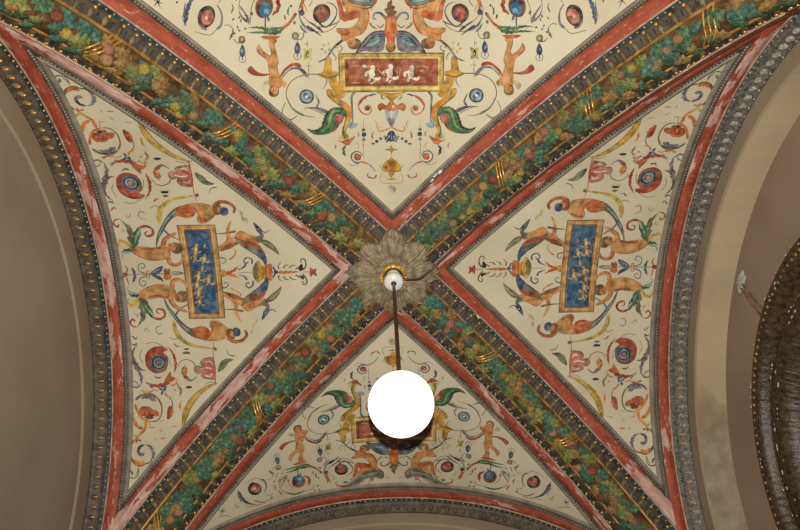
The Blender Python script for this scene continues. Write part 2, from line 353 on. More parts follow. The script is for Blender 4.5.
["S","r",[8.3,13.9],[[1848,413],[1883,400],[1891,370],[1871,351],[1858,372]]],
["S","h",[5.5,5.5],[[1840,341],[1831,313]]],
["S","g",[4.2,4.2],[[1857,307],[1833,328]]],
["A","y",[36.0,13.9],[[1804,186],[1839,232],[1880,243],[1893,206],[1868,197]]],
["A","g",[36.0,11.1],[[1804,171],[1849,174],[1891,149]]],
["S","l",[13.9,6.9],[[1823,157],[1867,146],[1886,117],[1868,103]]],
["S","v",[6.9,4.2],[[1666,454],[1696,466],[1714,437],[1700,411],[1670,406]]],
["S","g",[4.2,4.2],[[1799,444],[1783,421],[1762,450]]],
["S","r",[11.1,5.5],[[1887,474],[1864,500],[1851,482]]],
["P","f",[[1809,160],[1745,112],[1668,90],[1594,99],[1553,127],[1548,180],[1595,202],[1658,189],[1723,197],[1781,195]]],
["P","t",[[1770,150],[1692,113],[1607,114],[1578,141],[1622,152],[1695,145]]],
["P","d",[[1743,184],[1688,170],[1604,183],[1595,199],[1658,192]]],
["S","f",[36.0,16.6],[[1563,122],[1562,73],[1525,54],[1483,74],[1462,117]]],
["S","d",[8.3,4.2],[[1575,113],[1570,69],[1526,45],[1479,66]]],
["S","f",[41.6,18.0],[[1591,183],[1575,239],[1536,274],[1478,300]]],
["S","d",[8.3,4.2],[[1600,198],[1584,250],[1539,285],[1482,307]]],
["P","h",[[1461,186],[1468,207],[1485,223],[1506,228],[1525,222],[1539,206],[1542,184],[1534,163],[1518,147],[1497,142],[1477,148],[1464,164]]],
["P","f",[[1500,196],[1506,211],[1517,222],[1531,226],[1545,221],[1554,210],[1556,196],[1551,181],[1539,170],[1525,166],[1512,170],[1503,182]]],
["P","d",[[1525,208],[1527,212],[1531,215],[1537,216],[1542,215],[1545,212],[1546,207],[1545,203],[1540,199],[1535,198],[1530,200],[1526,203]]],
["P","k",[[1522,189],[1523,191],[1524,192],[1526,193],[1527,192],[1528,191],[1529,189],[1528,187],[1527,186],[1525,186],[1523,186],[1522,188]]],
["P","k",[[1537,191],[1538,193],[1539,194],[1541,195],[1542,194],[1544,193],[1544,191],[1543,189],[1542,188],[1540,188],[1539,188],[1538,190]]]]],
["painted_griffin",1,[["P","f",[[1096,260],[1049,306],[983,275],[910,254],[924,214],[988,224],[1051,214],[1114,191],[1171,165],[1214,154],[1217,181],[1165,218],[1138,254]]],
["P","d",[[1203,160],[1162,200],[1108,217],[1050,227],[1106,188],[1161,166]]],
["S","f",[36.0,11.1],[[1131,246],[1131,315],[1111,367],[1095,387]]],
["S","h",[4.2,19.4],[[1217,288],[1146,292],[1077,306]]],
["P","G",[[1089,263],[1049,239],[957,214],[905,156],[887,86],[899,43],[919,84],[957,131],[1015,165],[1067,210]]],
["S","r",[24.9,30.5],[[1059,216],[1000,206],[944,193],[914,142]]],
["P","b",[[941,168],[907,151],[885,89],[897,40],[909,77],[935,115]]],
["A","b",[13.9,22.2],[[1005,157],[955,129],[919,84]]],
["S","v",[6.9,6.9],[[1053,193],[994,162],[945,128]]],
["P","G",[[922,239],[862,227],[815,175],[796,122],[837,157],[886,193]]],
["S","Y",[5.5,5.5],[[904,225],[854,201],[811,149]]],
["S","G",[41.6,19.4],[[944,243],[910,258],[903,281],[915,304]]],
["P","b",[[950,372],[918,339],[898,311],[905,281],[926,297],[940,327]]],
["S","b",[11.1,4.2],[[908,315],[877,294],[842,314]]],
["P","w",[[914,322],[914,320],[916,318],[918,318],[920,319],[921,320],[922,323],[921,325],[919,327],[917,327],[915,326],[914,325]]],
["S","h",[3.5,3.5],[[1214,155],[1182,160],[1112,182]]]]],
["painted_reclining_figure",1,[["P","G",[[1638,190],[1619,273],[1570,364],[1516,438],[1457,487],[1406,502],[1429,445],[1488,414],[1538,364],[1566,318],[1607,259]]],
["S","l",[5.5,11.1],[[1604,284],[1548,375],[1485,444],[1428,483]]],
["S","n",[5.5,8.3],[[1594,284],[1540,375],[1478,426]]],
["S","v",[15.2,8.3],[[1568,332],[1533,283],[1469,245]]],
["P","f",[[1382,515],[1301,523],[1232,512],[1204,486],[1200,440],[1226,405],[1273,371],[1314,372],[1326,404],[1316,441],[1334,453],[1371,477]]],
["P","F",[[1467,441],[1437,489],[1382,514],[1333,497],[1332,455],[1352,424],[1394,413],[1428,422]]],
["S","o",[6.9,6.9],[[1443,454],[1399,477],[1349,470]]],
["S","y",[8.3,8.3],[[1421,437],[1389,442],[1360,436]]],
["S","d",[6.9,6.9],[[1355,499],[1319,470],[1307,418],[1302,383]]],
["P","t",[[1293,508],[1234,500],[1214,463],[1241,417],[1270,429],[1268,475]]],
["S","d",[6.9,6.9],[[1312,383],[1276,388],[1232,411]]],
["S","d",[30.5,19.4],[[1207,495],[1159,531],[1100,524],[1065,484],[1078,444]]],
["S","F",[16.6,11.1],[[1204,497],[1157,534],[1099,526],[1069,486]]],
["P","d",[[1147,473],[1154,453],[1168,438],[1185,432],[1201,438],[1210,454],[1212,474],[1204,495],[1190,510],[1173,515],[1158,510],[1148,494]]],
["P","f",[[1145,476],[1149,463],[1158,454],[1168,451],[1178,454],[1184,464],[1185,476],[1181,489],[1172,498],[1161,501],[1152,498],[1146,488]]],
["P","b",[[1110,459],[1115,443],[1127,431],[1141,427],[1154,432],[1163,444],[1164,460],[1158,476],[1147,488],[1132,492],[1119,487],[1111,475]]],
["P","k",[[1161,485],[1161,483],[1163,482],[1164,482],[1166,482],[1166,484],[1167,485],[1166,487],[1165,488],[1163,489],[1162,488],[1161,487]]]]],
["painted_crescent",1,[["P","Y",[[1298,588],[1381,580],[1484,559],[1553,514],[1594,445],[1591,370],[1571,385],[1556,445],[1513,511],[1436,550],[1353,568]]],
["S","y",[4.2,11.1],[[1298,586],[1381,576],[1483,552],[1548,507],[1584,445],[1585,382]]],
["P","h",[[1286,585],[1289,578],[1294,573],[1301,571],[1306,573],[1310,578],[1310,585],[1307,592],[1302,597],[1296,599],[1290,597],[1287,592]]],
["P","k",[[1485,582],[1488,578],[1496,576],[1506,575],[1515,576],[1522,579],[1524,582],[1521,586],[1513,588],[1503,589],[1493,588],[1487,585]]],
["P","m",[[1035,478],[1016,454],[1010,420],[985,390],[988,362],[1022,379],[1032,426]]]]],
["painted_candelabrum",0,[["S","h",[5.5,5.5],[[1869,16],[1763,13],[1668,11],[1562,10],[1458,5]]],
["P","r",[[1908,15],[1887,-1],[1861,14],[1890,32]]],
["S","r",[5.5,9.7],[[1876,-55],[1862,-30],[1875,0]]],
["S","r",[9.7,5.5],[[1876,32],[1875,62],[1863,91]]],
["A","b",[11.1,30.5],[[1831,-41],[1820,-12],[1816,17]]],
["A","b",[30.5,11.1],[[1816,17],[1824,45],[1844,80]]],
["S","y",[9.7,9.7],[[1721,-22],[1736,12],[1732,50]]],
["S","y",[9.7,9.7],[[1714,-18],[1714,14],[1721,48]]],
["S","v",[9.7,5.5],[[1739,4],[1779,-10],[1783,-52],[1750,-74],[1738,-45],[1761,-33],[1764,-49]]],
["S","v",[9.7,5.5],[[1737,25],[1782,43],[1792,86],[1767,103],[1746,75],[1763,59],[1776,77]]],
["P","b",[[1704,5],[1663,-29],[1616,-49],[1622,-19],[1657,10],[1684,14]]],
["P","b",[[1702,16],[1659,23],[1630,43],[1625,73],[1642,56],[1672,42]]],
["S","l",[5.5,5.5],[[1693,3],[1659,-17],[1629,-31]]],
["P","r",[[1611,-5],[1597,-30],[1585,-18],[1570,-30],[1567,-4],[1590,11]]],
["P","F",[[1565,32],[1570,44],[1580,52],[1593,55],[1606,52],[1614,43],[1616,32],[1611,20],[1601,12],[1588,9],[1575,12],[1567,21]]],
["P","h",[[1572,2],[1575,8],[1583,12],[1592,14],[1602,12],[1608,8],[1610,2],[1607,-4],[1599,-8],[1589,-9],[1580,-8],[1574,-3]]],
["S","v",[6.9,6.9],[[1561,-2],[1508,-3],[1478,6]]],
["S","v",[6.9,6.9],[[1563,19],[1511,17],[1478,9]]]]],
["painted_vase",0,[["P","y",[[949,-76],[983,-30],[992,27],[964,90],[933,65],[887,54],[863,73],[856,7],[858,-51],[891,-36],[925,-41]]],
["P","F",[[897,-36],[858,-51],[854,7],[861,73],[894,57],[901,12]]],
["P","G",[[945,7],[950,37],[959,59],[969,67],[978,59],[983,37],[984,7],[979,-23],[970,-45],[960,-53],[951,-45],[946,-23]]],
["P","y",[[907,11],[912,31],[923,45],[936,50],[948,45],[956,30],[958,11],[953,-9],[943,-23],[930,-28],[917,-23],[909,-8]]],
["S","d",[5.5,5.5],[[923,-38],[918,11],[930,63]]],
["S","o",[8.3,8.3],[[889,-29],[884,12],[893,52]]],
["A","b",[16.6,47.1],[[852,11],[814,10]]],
["S","b",[11.1,11.1],[[845,-34],[834,-5],[813,7]]],
["S","b",[11.1,11.1],[[851,55],[836,25],[814,14]]],
["A","F",[36.0,8.3],[[814,12],[733,11],[647,11]]],
["S","h",[11.1,4.2],[[804,-10],[808,-39],[785,-67]]],
["S","h",[11.1,4.2],[[773,-18],[761,-38],[734,-45]]],
["S","h",[11.1,4.2],[[731,-20],[714,-37],[682,-41]]],
["S","h",[11.1,4.2],[[689,-8],[667,-25],[643,-34]]],
["S","h",[11.1,4.2],[[807,33],[811,59],[788,79]]],
["S","h",[11.1,4.2],[[777,42],[764,63],[734,73]]],
["S","h",[11.1,4.2],[[735,45],[717,64],[687,69]]],
["S","h",[11.1,4.2],[[691,32],[669,50],[645,58]]],
["S","h",[12.5,6.9],[[641,-2],[615,-33],[617,-80],[642,-89],[649,-69],[635,-64]]],
["S","h",[12.5,6.9],[[643,24],[618,62],[613,94],[636,109],[645,88],[630,84]]],
["P","k",[[667,-16],[644,-50],[637,-15],[651,3]]],
["P","k",[[668,37],[633,47],[640,70],[654,51]]],
["S","h",[5.5,5.5],[[647,11],[589,11]]],
["P","r",[[589,11],[582,-21],[563,-5],[542,-14],[549,14],[540,42],[567,30],[583,48]]]]],
["painted_sprig",0,[["A","F",[36.0,13.9],[[1180,15],[1130,-2],[1081,-45]]],
["A","F",[36.0,13.9],[[1180,17],[1133,30],[1086,56]]],
["P","y",[[1175,15],[1180,28],[1190,37],[1203,40],[1216,37],[1224,27],[1226,14],[1221,2],[1211,-7],[1198,-10],[1186,-7],[1178,3]]],
["S","v",[5.5,19.4],[[1098,-9],[1054,-29],[1033,-56]]],
["S","v",[5.5,19.4],[[1094,28],[1052,40],[1036,70]]],
["S","b",[12.5,6.9],[[991,-51],[990,-90],[1022,-105],[1046,-80],[1029,-59],[1014,-77]]],
["S","b",[12.5,6.9],[[995,71],[998,108],[1027,128],[1047,107],[1033,87],[1016,98]]],
["S","h",[4.2,4.2],[[1089,9],[997,10]]],
["S","v",[11.1,5.5],[[1211,-105],[1180,-102],[1170,-79],[1191,-63],[1202,-80]]],
["S","v",[11.1,5.5],[[1220,125],[1189,121],[1170,100],[1186,82],[1202,98]]],
["S","f",[13.9,6.9],[[1148,-90],[1114,-113],[1094,-153],[1107,-176]]],
["S","f",[13.9,6.9],[[1158,128],[1117,150],[1087,175],[1104,192]]]]],
["painted_leaf_sprinkle",1,[["A","g",[6.9,16.6],[[1897,531],[1879,545],[1854,530]]],
["A","r",[16.6,6.9],[[1589,537],[1572,560],[1541,558]]],
["S","h",[4.2,4.2],[[1624,491],[1587,509],[1548,487]]],
["A","h",[6.9,19.4],[[1744,771],[1725,791],[1692,786]]],
["A","d",[8.3,22.2],[[1574,850],[1553,883],[1564,927]]],
["S","v",[4.2,4.2],[[1585,838],[1569,872],[1542,883]]],
["S","o",[6.9,6.9],[[1771,895],[1747,879],[1716,889]]],
["A","o",[8.3,19.4],[[1548,955],[1562,993],[1553,1036]]],
["P","d",[[1589,882],[1590,885],[1592,887],[1596,888],[1600,887],[1603,885],[1604,882],[1603,879],[1600,877],[1596,877],[1592,878],[1589,880]]],
["P","g",[[1610,849],[1611,852],[1614,854],[1618,854],[1621,853],[1624,851],[1625,849],[1624,846],[1621,844],[1617,843],[1614,844],[1611,846]]],
["P","d",[[1754,939],[1755,942],[1757,944],[1760,945],[1763,944],[1766,942],[1767,939],[1766,936],[1763,934],[1760,934],[1757,935],[1754,937]]]]],
["painted_tablet",0,[]],
["painted_relief",0,[["P","t",[[1375,-191],[1355,-195],[1351,-174],[1363,-151],[1379,-155],[1381,-174]]],
["P","t",[[1350,-203],[1352,-198],[1356,-193],[1361,-192],[1366,-194],[1369,-198],[1370,-203],[1368,-209],[1363,-213],[1358,-214],[1353,-213],[1350,-209]]],
["S","t",[10.4,10.4],[[1373,-184],[1393,-176],[1392,-161]]],
["S","t",[11.4,11.4],[[1364,-157],[1347,-148],[1333,-158]]],
["S","t",[11.4,11.4],[[1375,-157],[1386,-136]]],
["S","w",[5.2,5.2],[[1370,-188],[1366,-170],[1372,-158]]],
["S","k",[4.2,4.2],[[1354,-189],[1352,-169],[1362,-153]]],
["P","t",[[1308,-203],[1297,-205],[1295,-194],[1302,-182],[1310,-184],[1311,-194]]],
["P","t",[[1295,-209],[1296,-206],[1298,-204],[1301,-203],[1303,-204],[1305,-206],[1306,-209],[1304,-212],[1302,-215],[1299,-215],[1297,-215],[1295,-212]]],
["S","t",[5.5,5.5],[[1307,-199],[1318,-195],[1317,-187]]],
["S","t",[6.1,6.1],[[1302,-185],[1293,-180],[1286,-185]]],
["S","t",[6.1,6.1],[[1308,-185],[1314,-174]]],
["S","w",[2.8,2.8],[[1305,-201],[1303,-192],[1307,-185]]],
["S","k",[2.2,2.2],[[1297,-202],[1296,-191],[1301,-183]]],
["P","t",[[1388,-130],[1366,-134],[1362,-112],[1375,-88],[1391,-92],[1394,-112]]],
["P","t",[[1361,-143],[1363,-137],[1367,-133],[1373,-131],[1378,-133],[1382,-137],[1382,-143],[1380,-149],[1376,-154],[1370,-155],[1365,-153],[1361,-149]]],
["S","t",[11.1,11.1],[[1386,-123],[1407,-114],[1406,-98]]],
["S","t",[12.2,12.2],[[1376,-93],[1357,-84],[1342,-95]]],
["S","t",[12.2,12.2],[[1388,-94],[1399,-72]]],
["S","w",[5.5,5.5],[[1382,-127],[1378,-108],[1384,-95]]],
["S","k",[4.4,4.4],[[1365,-128],[1363,-106],[1373,-90]]],
["P","t",[[1326,-117],[1306,-120],[1302,-99],[1314,-77],[1329,-81],[1332,-100]]],
["P","t",[[1301,-129],[1303,-123],[1307,-119],[1312,-117],[1317,-119],[1320,-123],[1321,-129],[1319,-134],[1315,-138],[1310,-140],[1305,-138],[1301,-134]]],
["S","t",[10.4,10.4],[[1324,-110],[1344,-102],[1343,-86]]],
["S","t",[11.4,11.4],[[1315,-82],[1297,-73],[1283,-83]]],
["S","t",[11.4,11.4],[[1326,-82],[1336,-62]]],
["S","w",[5.2,5.2],[[1321,-113],[1316,-96],[1323,-84]]],
["S","k",[4.2,4.2],[[1305,-115],[1302,-94],[1312,-79]]],
["P","t",[[1346,-36],[1330,-39],[1327,-24],[1336,-7],[1347,-10],[1349,-24]]],
["P","t",[[1327,-45],[1328,-41],[1331,-38],[1335,-37],[1339,-38],[1341,-41],[1342,-45],[1340,-49],[1337,-52],[1333,-53],[1330,-52],[1327,-49]]],
["S","t",[7.6,7.6],[[1344,-31],[1358,-25],[1357,-14]]],
["S","t",[8.4,8.4],[[1337,-11],[1324,-4],[1314,-12]]],
["S","t",[8.4,8.4],[[1345,-11],[1352,4]]],
["S","w",[3.8,3.8],[[1341,-34],[1338,-21],[1343,-12]]],
["S","k",[3.0,3.0],[[1330,-35],[1328,-20],[1335,-8]]],
["P","t",[[1383,17],[1360,14],[1356,36],[1369,60],[1385,56],[1388,35]]],
["P","t",[[1355,5],[1357,11],[1362,15],[1367,16],[1373,15],[1376,10],[1377,4],[1375,-2],[1370,-6],[1365,-8],[1360,-6],[1356,-1]]],
["S","t",[11.1,11.1],[[1380,24],[1402,33],[1400,50]]],
["S","t",[12.2,12.2],[[1370,54],[1351,64],[1336,53]]],
["S","t",[12.2,12.2],[[1382,54],[1393,76]]],
["S","w",[5.5,5.5],[[1376,21],[1372,39],[1378,52]]],
["S","k",[4.4,4.4],[[1359,19],[1357,41],[1367,58]]],
["P","t",[[1400,77],[1377,73],[1373,95],[1386,119],[1402,115],[1405,95]]],
["P","t",[[1372,64],[1374,70],[1379,74],[1385,76],[1390,74],[1393,70],[1394,64],[1392,58],[1388,54],[1382,52],[1377,54],[1373,58]]],
["S","t",[11.1,11.1],[[1397,84],[1419,93],[1417,109]]],
["S","t",[12.2,12.2],[[1387,114],[1367,123],[1352,112]]],
["S","t",[12.2,12.2],[[1399,113],[1409,135]]],
["S","w",[5.5,5.5],[[1393,80],[1389,99],[1395,112]]],
["S","k",[4.4,4.4],[[1376,79],[1373,101],[1384,117]]],
["P","t",[[1315,41],[1290,37],[1285,62],[1299,89],[1317,85],[1321,62]]],
["P","t",[[1284,27],[1286,34],[1291,39],[1298,40],[1304,39],[1308,34],[1309,27],[1306,20],[1301,15],[1295,14],[1289,15],[1285,20]]],
["S","t",[12.5,12.5],[[1312,49],[1336,59],[1334,78]]],
["S","t",[13.7,13.7],[[1300,83],[1278,94],[1261,81]]],
["S","t",[13.7,13.7],[[1313,83],[1325,107]]],
["S","w",[6.2,6.2],[[1308,45],[1302,66],[1309,81]]],
["S","k",[5.0,5.0],[[1288,44],[1285,69],[1297,87]]],
["P","t",[[1394,143],[1371,140],[1367,162],[1379,186],[1396,182],[1399,162]]],
["P","t",[[1366,131],[1368,137],[1373,141],[1378,143],[1384,141],[1388,136],[1388,131],[1386,125],[1382,120],[1376,119],[1371,120],[1367,125]]],
["S","t",[11.1,11.1],[[1391,151],[1413,159],[1411,176]]],
["S","t",[12.2,12.2],[[1380,180],[1361,190],[1346,179]]],
["S","t",[12.2,12.2],[[1392,180],[1403,202]]],
["S","w",[5.5,5.5],[[1387,147],[1382,165],[1389,178]]],
["S","k",[4.4,4.4],[[1370,146],[1367,168],[1377,184]]],
["P","t",[[1390,212],[1371,209],[1366,229],[1377,249],[1392,246],[1395,228]]],
["P","t",[[1366,201],[1368,206],[1372,210],[1377,212],[1382,210],[1385,206],[1386,201],[1384,196],[1380,192],[1375,191],[1370,192],[1367,196]]],
["S","t",[9.7,9.7],[[1388,219],[1407,226],[1405,241]]],
["S","t",[10.7,10.7],[[1378,244],[1361,253],[1348,243]]],
["S","t",[10.7,10.7],[[1389,244],[1398,263]]],
["S","w",[4.8,4.8],[[1385,215],[1380,232],[1386,243]]],
["S","k",[3.9,3.9],[[1370,214],[1367,233],[1375,248]]]]]]
DB=[["painted_palmette",0,[["S","b",[13.9,5.5],[[1217,-140],[1225,-117],[1226,-97]]],
["S","b",[13.9,5.5],[[1215,138],[1223,115],[1225,96]]],
["S","p",[11.1,6.9],[[1221,-136],[1203,-185],[1161,-213],[1113,-196],[1097,-153],[1126,-130],[1154,-143],[1148,-172],[1125,-167],[1132,-149]]],
["A","r",[8.3,16.6],[[1214,-151],[1187,-190],[1157,-209]]],
["P","r",[[1136,-141],[1129,-143],[1124,-148],[1123,-155],[1125,-162],[1130,-167],[1137,-169],[1143,-167],[1148,-162],[1150,-155],[1148,-148],[1143,-143]]],
["S","o",[9.7,5.5],[[1011,-7],[991,-47],[987,-81],[1009,-91],[1017,-75]]],
["S","G",[13.9,6.9],[[1191,-1],[1226,-20],[1227,-59],[1201,-63],[1197,-44]]],
["S","n",[11.1,11.1],[[977,-18],[945,-31],[927,-47]]],
["P","v",[[947,-35],[942,-36],[938,-40],[937,-45],[938,-50],[942,-53],[948,-55],[953,-53],[957,-50],[958,-45],[957,-40],[953,-36]]],
["P","b",[[937,-64],[932,-65],[928,-69],[927,-74],[928,-79],[932,-82],[937,-83],[942,-82],[946,-78],[947,-74],[946,-69],[942,-65]]],
["P","b",[[919,-88],[914,-89],[910,-94],[909,-99],[911,-105],[914,-109],[919,-111],[924,-109],[928,-105],[929,-99],[928,-93],[924,-89]]],
["P","v",[[904,-112],[901,-114],[899,-118],[898,-124],[899,-130],[901,-135],[905,-136],[908,-135],[910,-130],[911,-124],[910,-118],[908,-113]]],
["S","p",[11.1,6.9],[[1219,134],[1200,183],[1158,210],[1110,193],[1095,149],[1124,127],[1151,140],[1146,170],[1122,164],[1130,146]]],
["A","r",[8.3,16.6],[[1211,149],[1185,188],[1154,206]]],
["P","r",[[1134,166],[1127,164],[1122,159],[1120,152],[1122,145],[1127,140],[1134,138],[1141,140],[1146,145],[1148,152],[1146,159],[1141,164]]],
["S","o",[9.7,5.5],[[1011,2],[990,42],[986,76],[1008,86],[1016,70]]],
["S","G",[13.9,6.9],[[1191,-1],[1225,18],[1226,57],[1200,61],[1196,41]]],
["S","n",[11.1,11.1],[[976,13],[944,25],[926,40]]],
["P","v",[[947,48],[941,47],[937,43],[936,38],[937,34],[941,30],[947,29],[952,30],[956,34],[958,39],[956,43],[952,47]]],
["P","b",[[936,77],[931,76],[927,72],[926,67],[927,62],[931,59],[936,57],[941,59],[944,62],[946,67],[944,72],[941,76]]],
["P","b",[[917,104],[912,103],[909,98],[907,93],[909,87],[912,83],[917,81],[922,83],[926,87],[927,93],[926,98],[922,102]]],
["P","v",[[902,130],[899,128],[896,123],[895,117],[896,111],[899,107],[902,105],[905,107],[908,111],[909,117],[908,123],[906,128]]],
["P","y",[[1240,-92],[1229,-1],[1238,86],[1215,47],[1191,13],[1168,-1],[1191,-16],[1216,-49]]],
["P","F",[[1150,-89],[1168,-64],[1154,-35],[1175,-1],[1154,35],[1167,65],[1149,91],[1118,78],[1132,49],[1110,20],[1123,-2],[1110,-25],[1133,-50],[1120,-78]]],
["P","l",[[1133,-42],[1105,-12],[1061,-2],[1105,10],[1129,43],[1066,29],[1014,4],[1014,-8],[1066,-33]]],
["P","p",[[1076,-17],[1056,-2],[1076,13],[1031,6],[1031,-8]]],
["P","o",[[1152,20],[1137,17],[1127,9],[1123,-2],[1127,-12],[1138,-20],[1152,-23],[1167,-20],[1177,-12],[1181,-1],[1177,9],[1166,17]]],
["P","w",[[1146,17],[1141,16],[1138,14],[1136,10],[1138,7],[1141,4],[1146,3],[1151,4],[1154,7],[1156,10],[1154,14],[1151,16]]],
["P","b",[[983,-18],[983,13],[951,9],[924,16],[919,-3],[925,-22],[951,-14]]],
["S","l",[6.9,6.9],[[976,-3],[928,-3]]],
["S","n",[10.3,10.3],[[943,-19],[922,-29],[918,-41]]],
["S","n",[10.3,10.3],[[943,12],[922,22],[917,35]]]]],
["painted_bead_string",1,[["S","h",[2.9,2.9],[[1065,183],[929,186]]],
["P","v",[[997,172],[992,174],[989,178],[988,184],[989,191],[993,195],[997,196],[1002,195],[1005,190],[1006,184],[1005,178],[1001,174]]],
["P","b",[[965,169],[958,171],[953,176],[952,183],[954,190],[959,195],[966,196],[973,194],[978,189],[980,182],[978,175],[973,170]]],
["P","v",[[932,173],[927,175],[923,179],[922,184],[923,190],[927,193],[933,195],[938,193],[942,189],[943,184],[942,179],[938,175]]],
["S","h",[2.9,2.9],[[921,186],[829,188]]],
["P","p",[[896,186],[892,186],[889,188],[888,189],[889,191],[892,192],[896,192],[900,192],[903,190],[904,189],[903,187],[900,186]]]]],
["painted_rose_spiral",1,[["S","v",[13.8,8.0],[[782,204],[777,233],[797,263],[831,267],[854,239],[844,207],[816,199]]],
["P","w",[[815,202],[801,206],[791,216],[787,230],[792,244],[803,254],[817,258],[831,253],[842,243],[845,229],[841,215],[830,205]]],
["P","r",[[815,206],[804,209],[796,217],[793,229],[797,240],[805,247],[817,250],[828,247],[836,239],[839,227],[836,216],[827,208]]],
["P","p",[[823,227],[819,228],[816,231],[815,235],[817,238],[820,241],[823,242],[827,241],[830,238],[831,234],[830,230],[827,228]]],
["P","F",[[809,214],[806,215],[803,218],[802,222],[803,225],[806,228],[809,229],[813,228],[815,225],[816,221],[815,218],[812,215]]],
["S","v",[11.5,3.4],[[782,204],[770,163],[735,124],[708,112]]],
["A","p",[9.2,16.1],[[787,212],[776,179],[764,151]]],
["S","h",[2.9,2.9],[[781,295],[759,263],[770,221]]],
["S","v",[3.4,3.4],[[862,186],[795,187]]],
["S","r",[11.5,4.6],[[673,136],[675,156],[691,166],[703,156]]],
["S","r",[4.6,11.5],[[669,140],[670,118],[691,104]]]]],
["painted_fountain",0,[["S","y",[8.0,8.0],[[852,-4],[621,-6]]],
["P","y",[[864,-44],[869,-14],[894,-4],[869,7],[863,37],[855,7],[832,-4],[856,-15]]],
["P","o",[[863,4],[859,3],[857,0],[856,-4],[857,-8],[859,-10],[863,-11],[867,-10],[870,-7],[871,-4],[870,0],[867,3]]],
["P","y",[[718,-64],[754,-60],[785,-38],[793,-20],[806,-4],[792,11],[784,30],[753,51],[717,56],[712,-5]]],
["P","o",[[727,-49],[753,-45],[778,-22],[748,3],[720,4]]],
["P","h",[[740,-30],[734,-32],[729,-35],[728,-39],[730,-43],[734,-46],[740,-47],[746,-46],[750,-43],[752,-39],[750,-35],[746,-32]]],
["S","h",[4.6,4.6],[[783,-38],[772,-4],[782,30]]],
["S","h",[4.6,4.6],[[718,-64],[710,-5],[717,56]]],
["P","y",[[709,-22],[709,13],[679,2],[679,-13]]],
["S","y",[10.3,10.3],[[664,-38],[663,27]]],
["S","h",[3.4,3.4],[[658,-38],[658,27]]],
["S","h",[2.9,2.9],[[704,-64],[671,-81],[638,-73],[630,-23],[625,-6]]],
["S","h",[2.9,2.9],[[703,54],[670,71],[636,63],[630,12],[625,-6]]],
["P","m",[[605,-32],[618,-6],[604,20],[578,25],[560,-6],[578,-37]]],
["S","h",[3.4,3.4],[[740,-72],[749,-82],[762,-76]]],
["S","h",[3.4,3.4],[[739,63],[747,73],[760,67]]]]],
["painted_dragon",1,[["P","v",[[1150,558],[1145,491],[1113,429],[1124,408],[1150,467]]],
["S","k",[2.3,4.6],[[1153,538],[1131,484],[1105,437]]],
["A","k",[16.1,25.2],[[1141,312],[1140,372],[1110,414],[1061,437],[1017,455],[1003,506],[1019,549]]],
["P","g",[[1111,286],[1144,324],[1137,372],[1106,411],[1061,433],[1011,453],[997,510],[1019,547],[984,511],[974,457],[984,400],[1017,359],[1047,341],[1081,364],[1101,357],[1105,323],[1079,313]]],
["S","e",[13.8,9.2],[[1126,332],[1119,379],[1079,398],[1027,415],[993,462]]],
["S","r",[16.1,11.5],[[1100,360],[1062,360],[1040,347],[1009,365],[987,398]]],
["P","p",[[1098,349],[1099,322],[1065,314],[1039,337],[1066,349]]],
["P","y",[[1259,412],[1218,404],[1173,355],[1137,309],[1096,296],[1032,310],[983,325],[948,322],[931,292],[955,283],[989,300],[1027,282],[1079,260],[1128,254],[1164,281],[1197,330],[1226,367],[1258,381]]],
["S","o",[11.5,25.2],[[1189,330],[1152,279],[1120,265],[1084,271]]],
["S","h",[4.6,9.2],[[1227,406],[1174,354],[1137,308],[1096,295],[1032,308],[983,324]]],
["S","g",[6.9,13.8],[[1024,316],[983,317],[945,306]]],
["P","l",[[1023,283],[1051,274],[1045,246],[1036,221],[1013,237],[1008,270]]],
["S","G",[6.9,16.1],[[1023,275],[1055,254],[1128,254],[1208,256],[1233,243],[1240,229]]],
["P","F",[[929,319],[931,290],[957,242],[923,264],[902,285],[910,315]]],
["S","r",[10.3,3.4],[[917,315],[927,339],[933,355]]],
["S","y",[9.2,3.4],[[942,318],[947,340],[971,336]]],
["P","k",[[929,281],[927,282],[926,283],[926,286],[926,288],[927,289],[929,289],[931,289],[932,287],[932,285],[932,283],[930,282]]],
["A","n",[9.2,29.8],[[901,298],[883,315],[858,319],[826,308]]]]],
["painted_trumpet",1,[["S","y",[49.9,68.6],[[1363,377],[1311,370],[1246,334],[1203,323]]],
["P","y",[[1455,407],[1450,377],[1381,376],[1368,338],[1346,339],[1332,406],[1358,465],[1375,427]]],
["S","o",[6.9,6.9],[[1446,399],[1377,404]]],
["S","h",[6.9,6.9],[[1358,459],[1338,406],[1351,341]]],
["S","k",[5.5,16.6],[[1431,460],[1458,403],[1512,363],[1562,301]]],
["A","v",[11.1,19.4],[[1451,412],[1491,378],[1531,348]]],
["S","h",[6.9,4.2],[[1486,369],[1458,345],[1440,355]]],
["P","Y",[[1525,413],[1525,417],[1527,421],[1531,424],[1536,425],[1540,425],[1543,423],[1543,419],[1541,415],[1537,412],[1532,411],[1528,411]]],
["P","Y",[[1531,387],[1532,390],[1535,393],[1540,394],[1545,394],[1549,392],[1551,389],[1550,386],[1547,383],[1542,382],[1537,382],[1533,384]]],
["P","Y",[[1508,420],[1505,422],[1504,427],[1504,432],[1506,437],[1509,440],[1512,440],[1515,438],[1516,434],[1516,429],[1514,424],[1511,421]]],
["P","Y",[[1499,389],[1500,392],[1504,393],[1510,393],[1514,391],[1517,388],[1518,384],[1516,382],[1512,380],[1507,380],[1502,382],[1499,385]]],
["P","Y",[[1513,335],[1513,338],[1515,342],[1519,345],[1524,347],[1528,346],[1531,344],[1531,341],[1529,337],[1525,334],[1520,332],[1516,332]]],
["P","Y",[[1481,325],[1481,329],[1484,332],[1488,335],[1493,335],[1497,334],[1500,332],[1499,328],[1497,325],[1492,322],[1487,321],[1483,323]]],
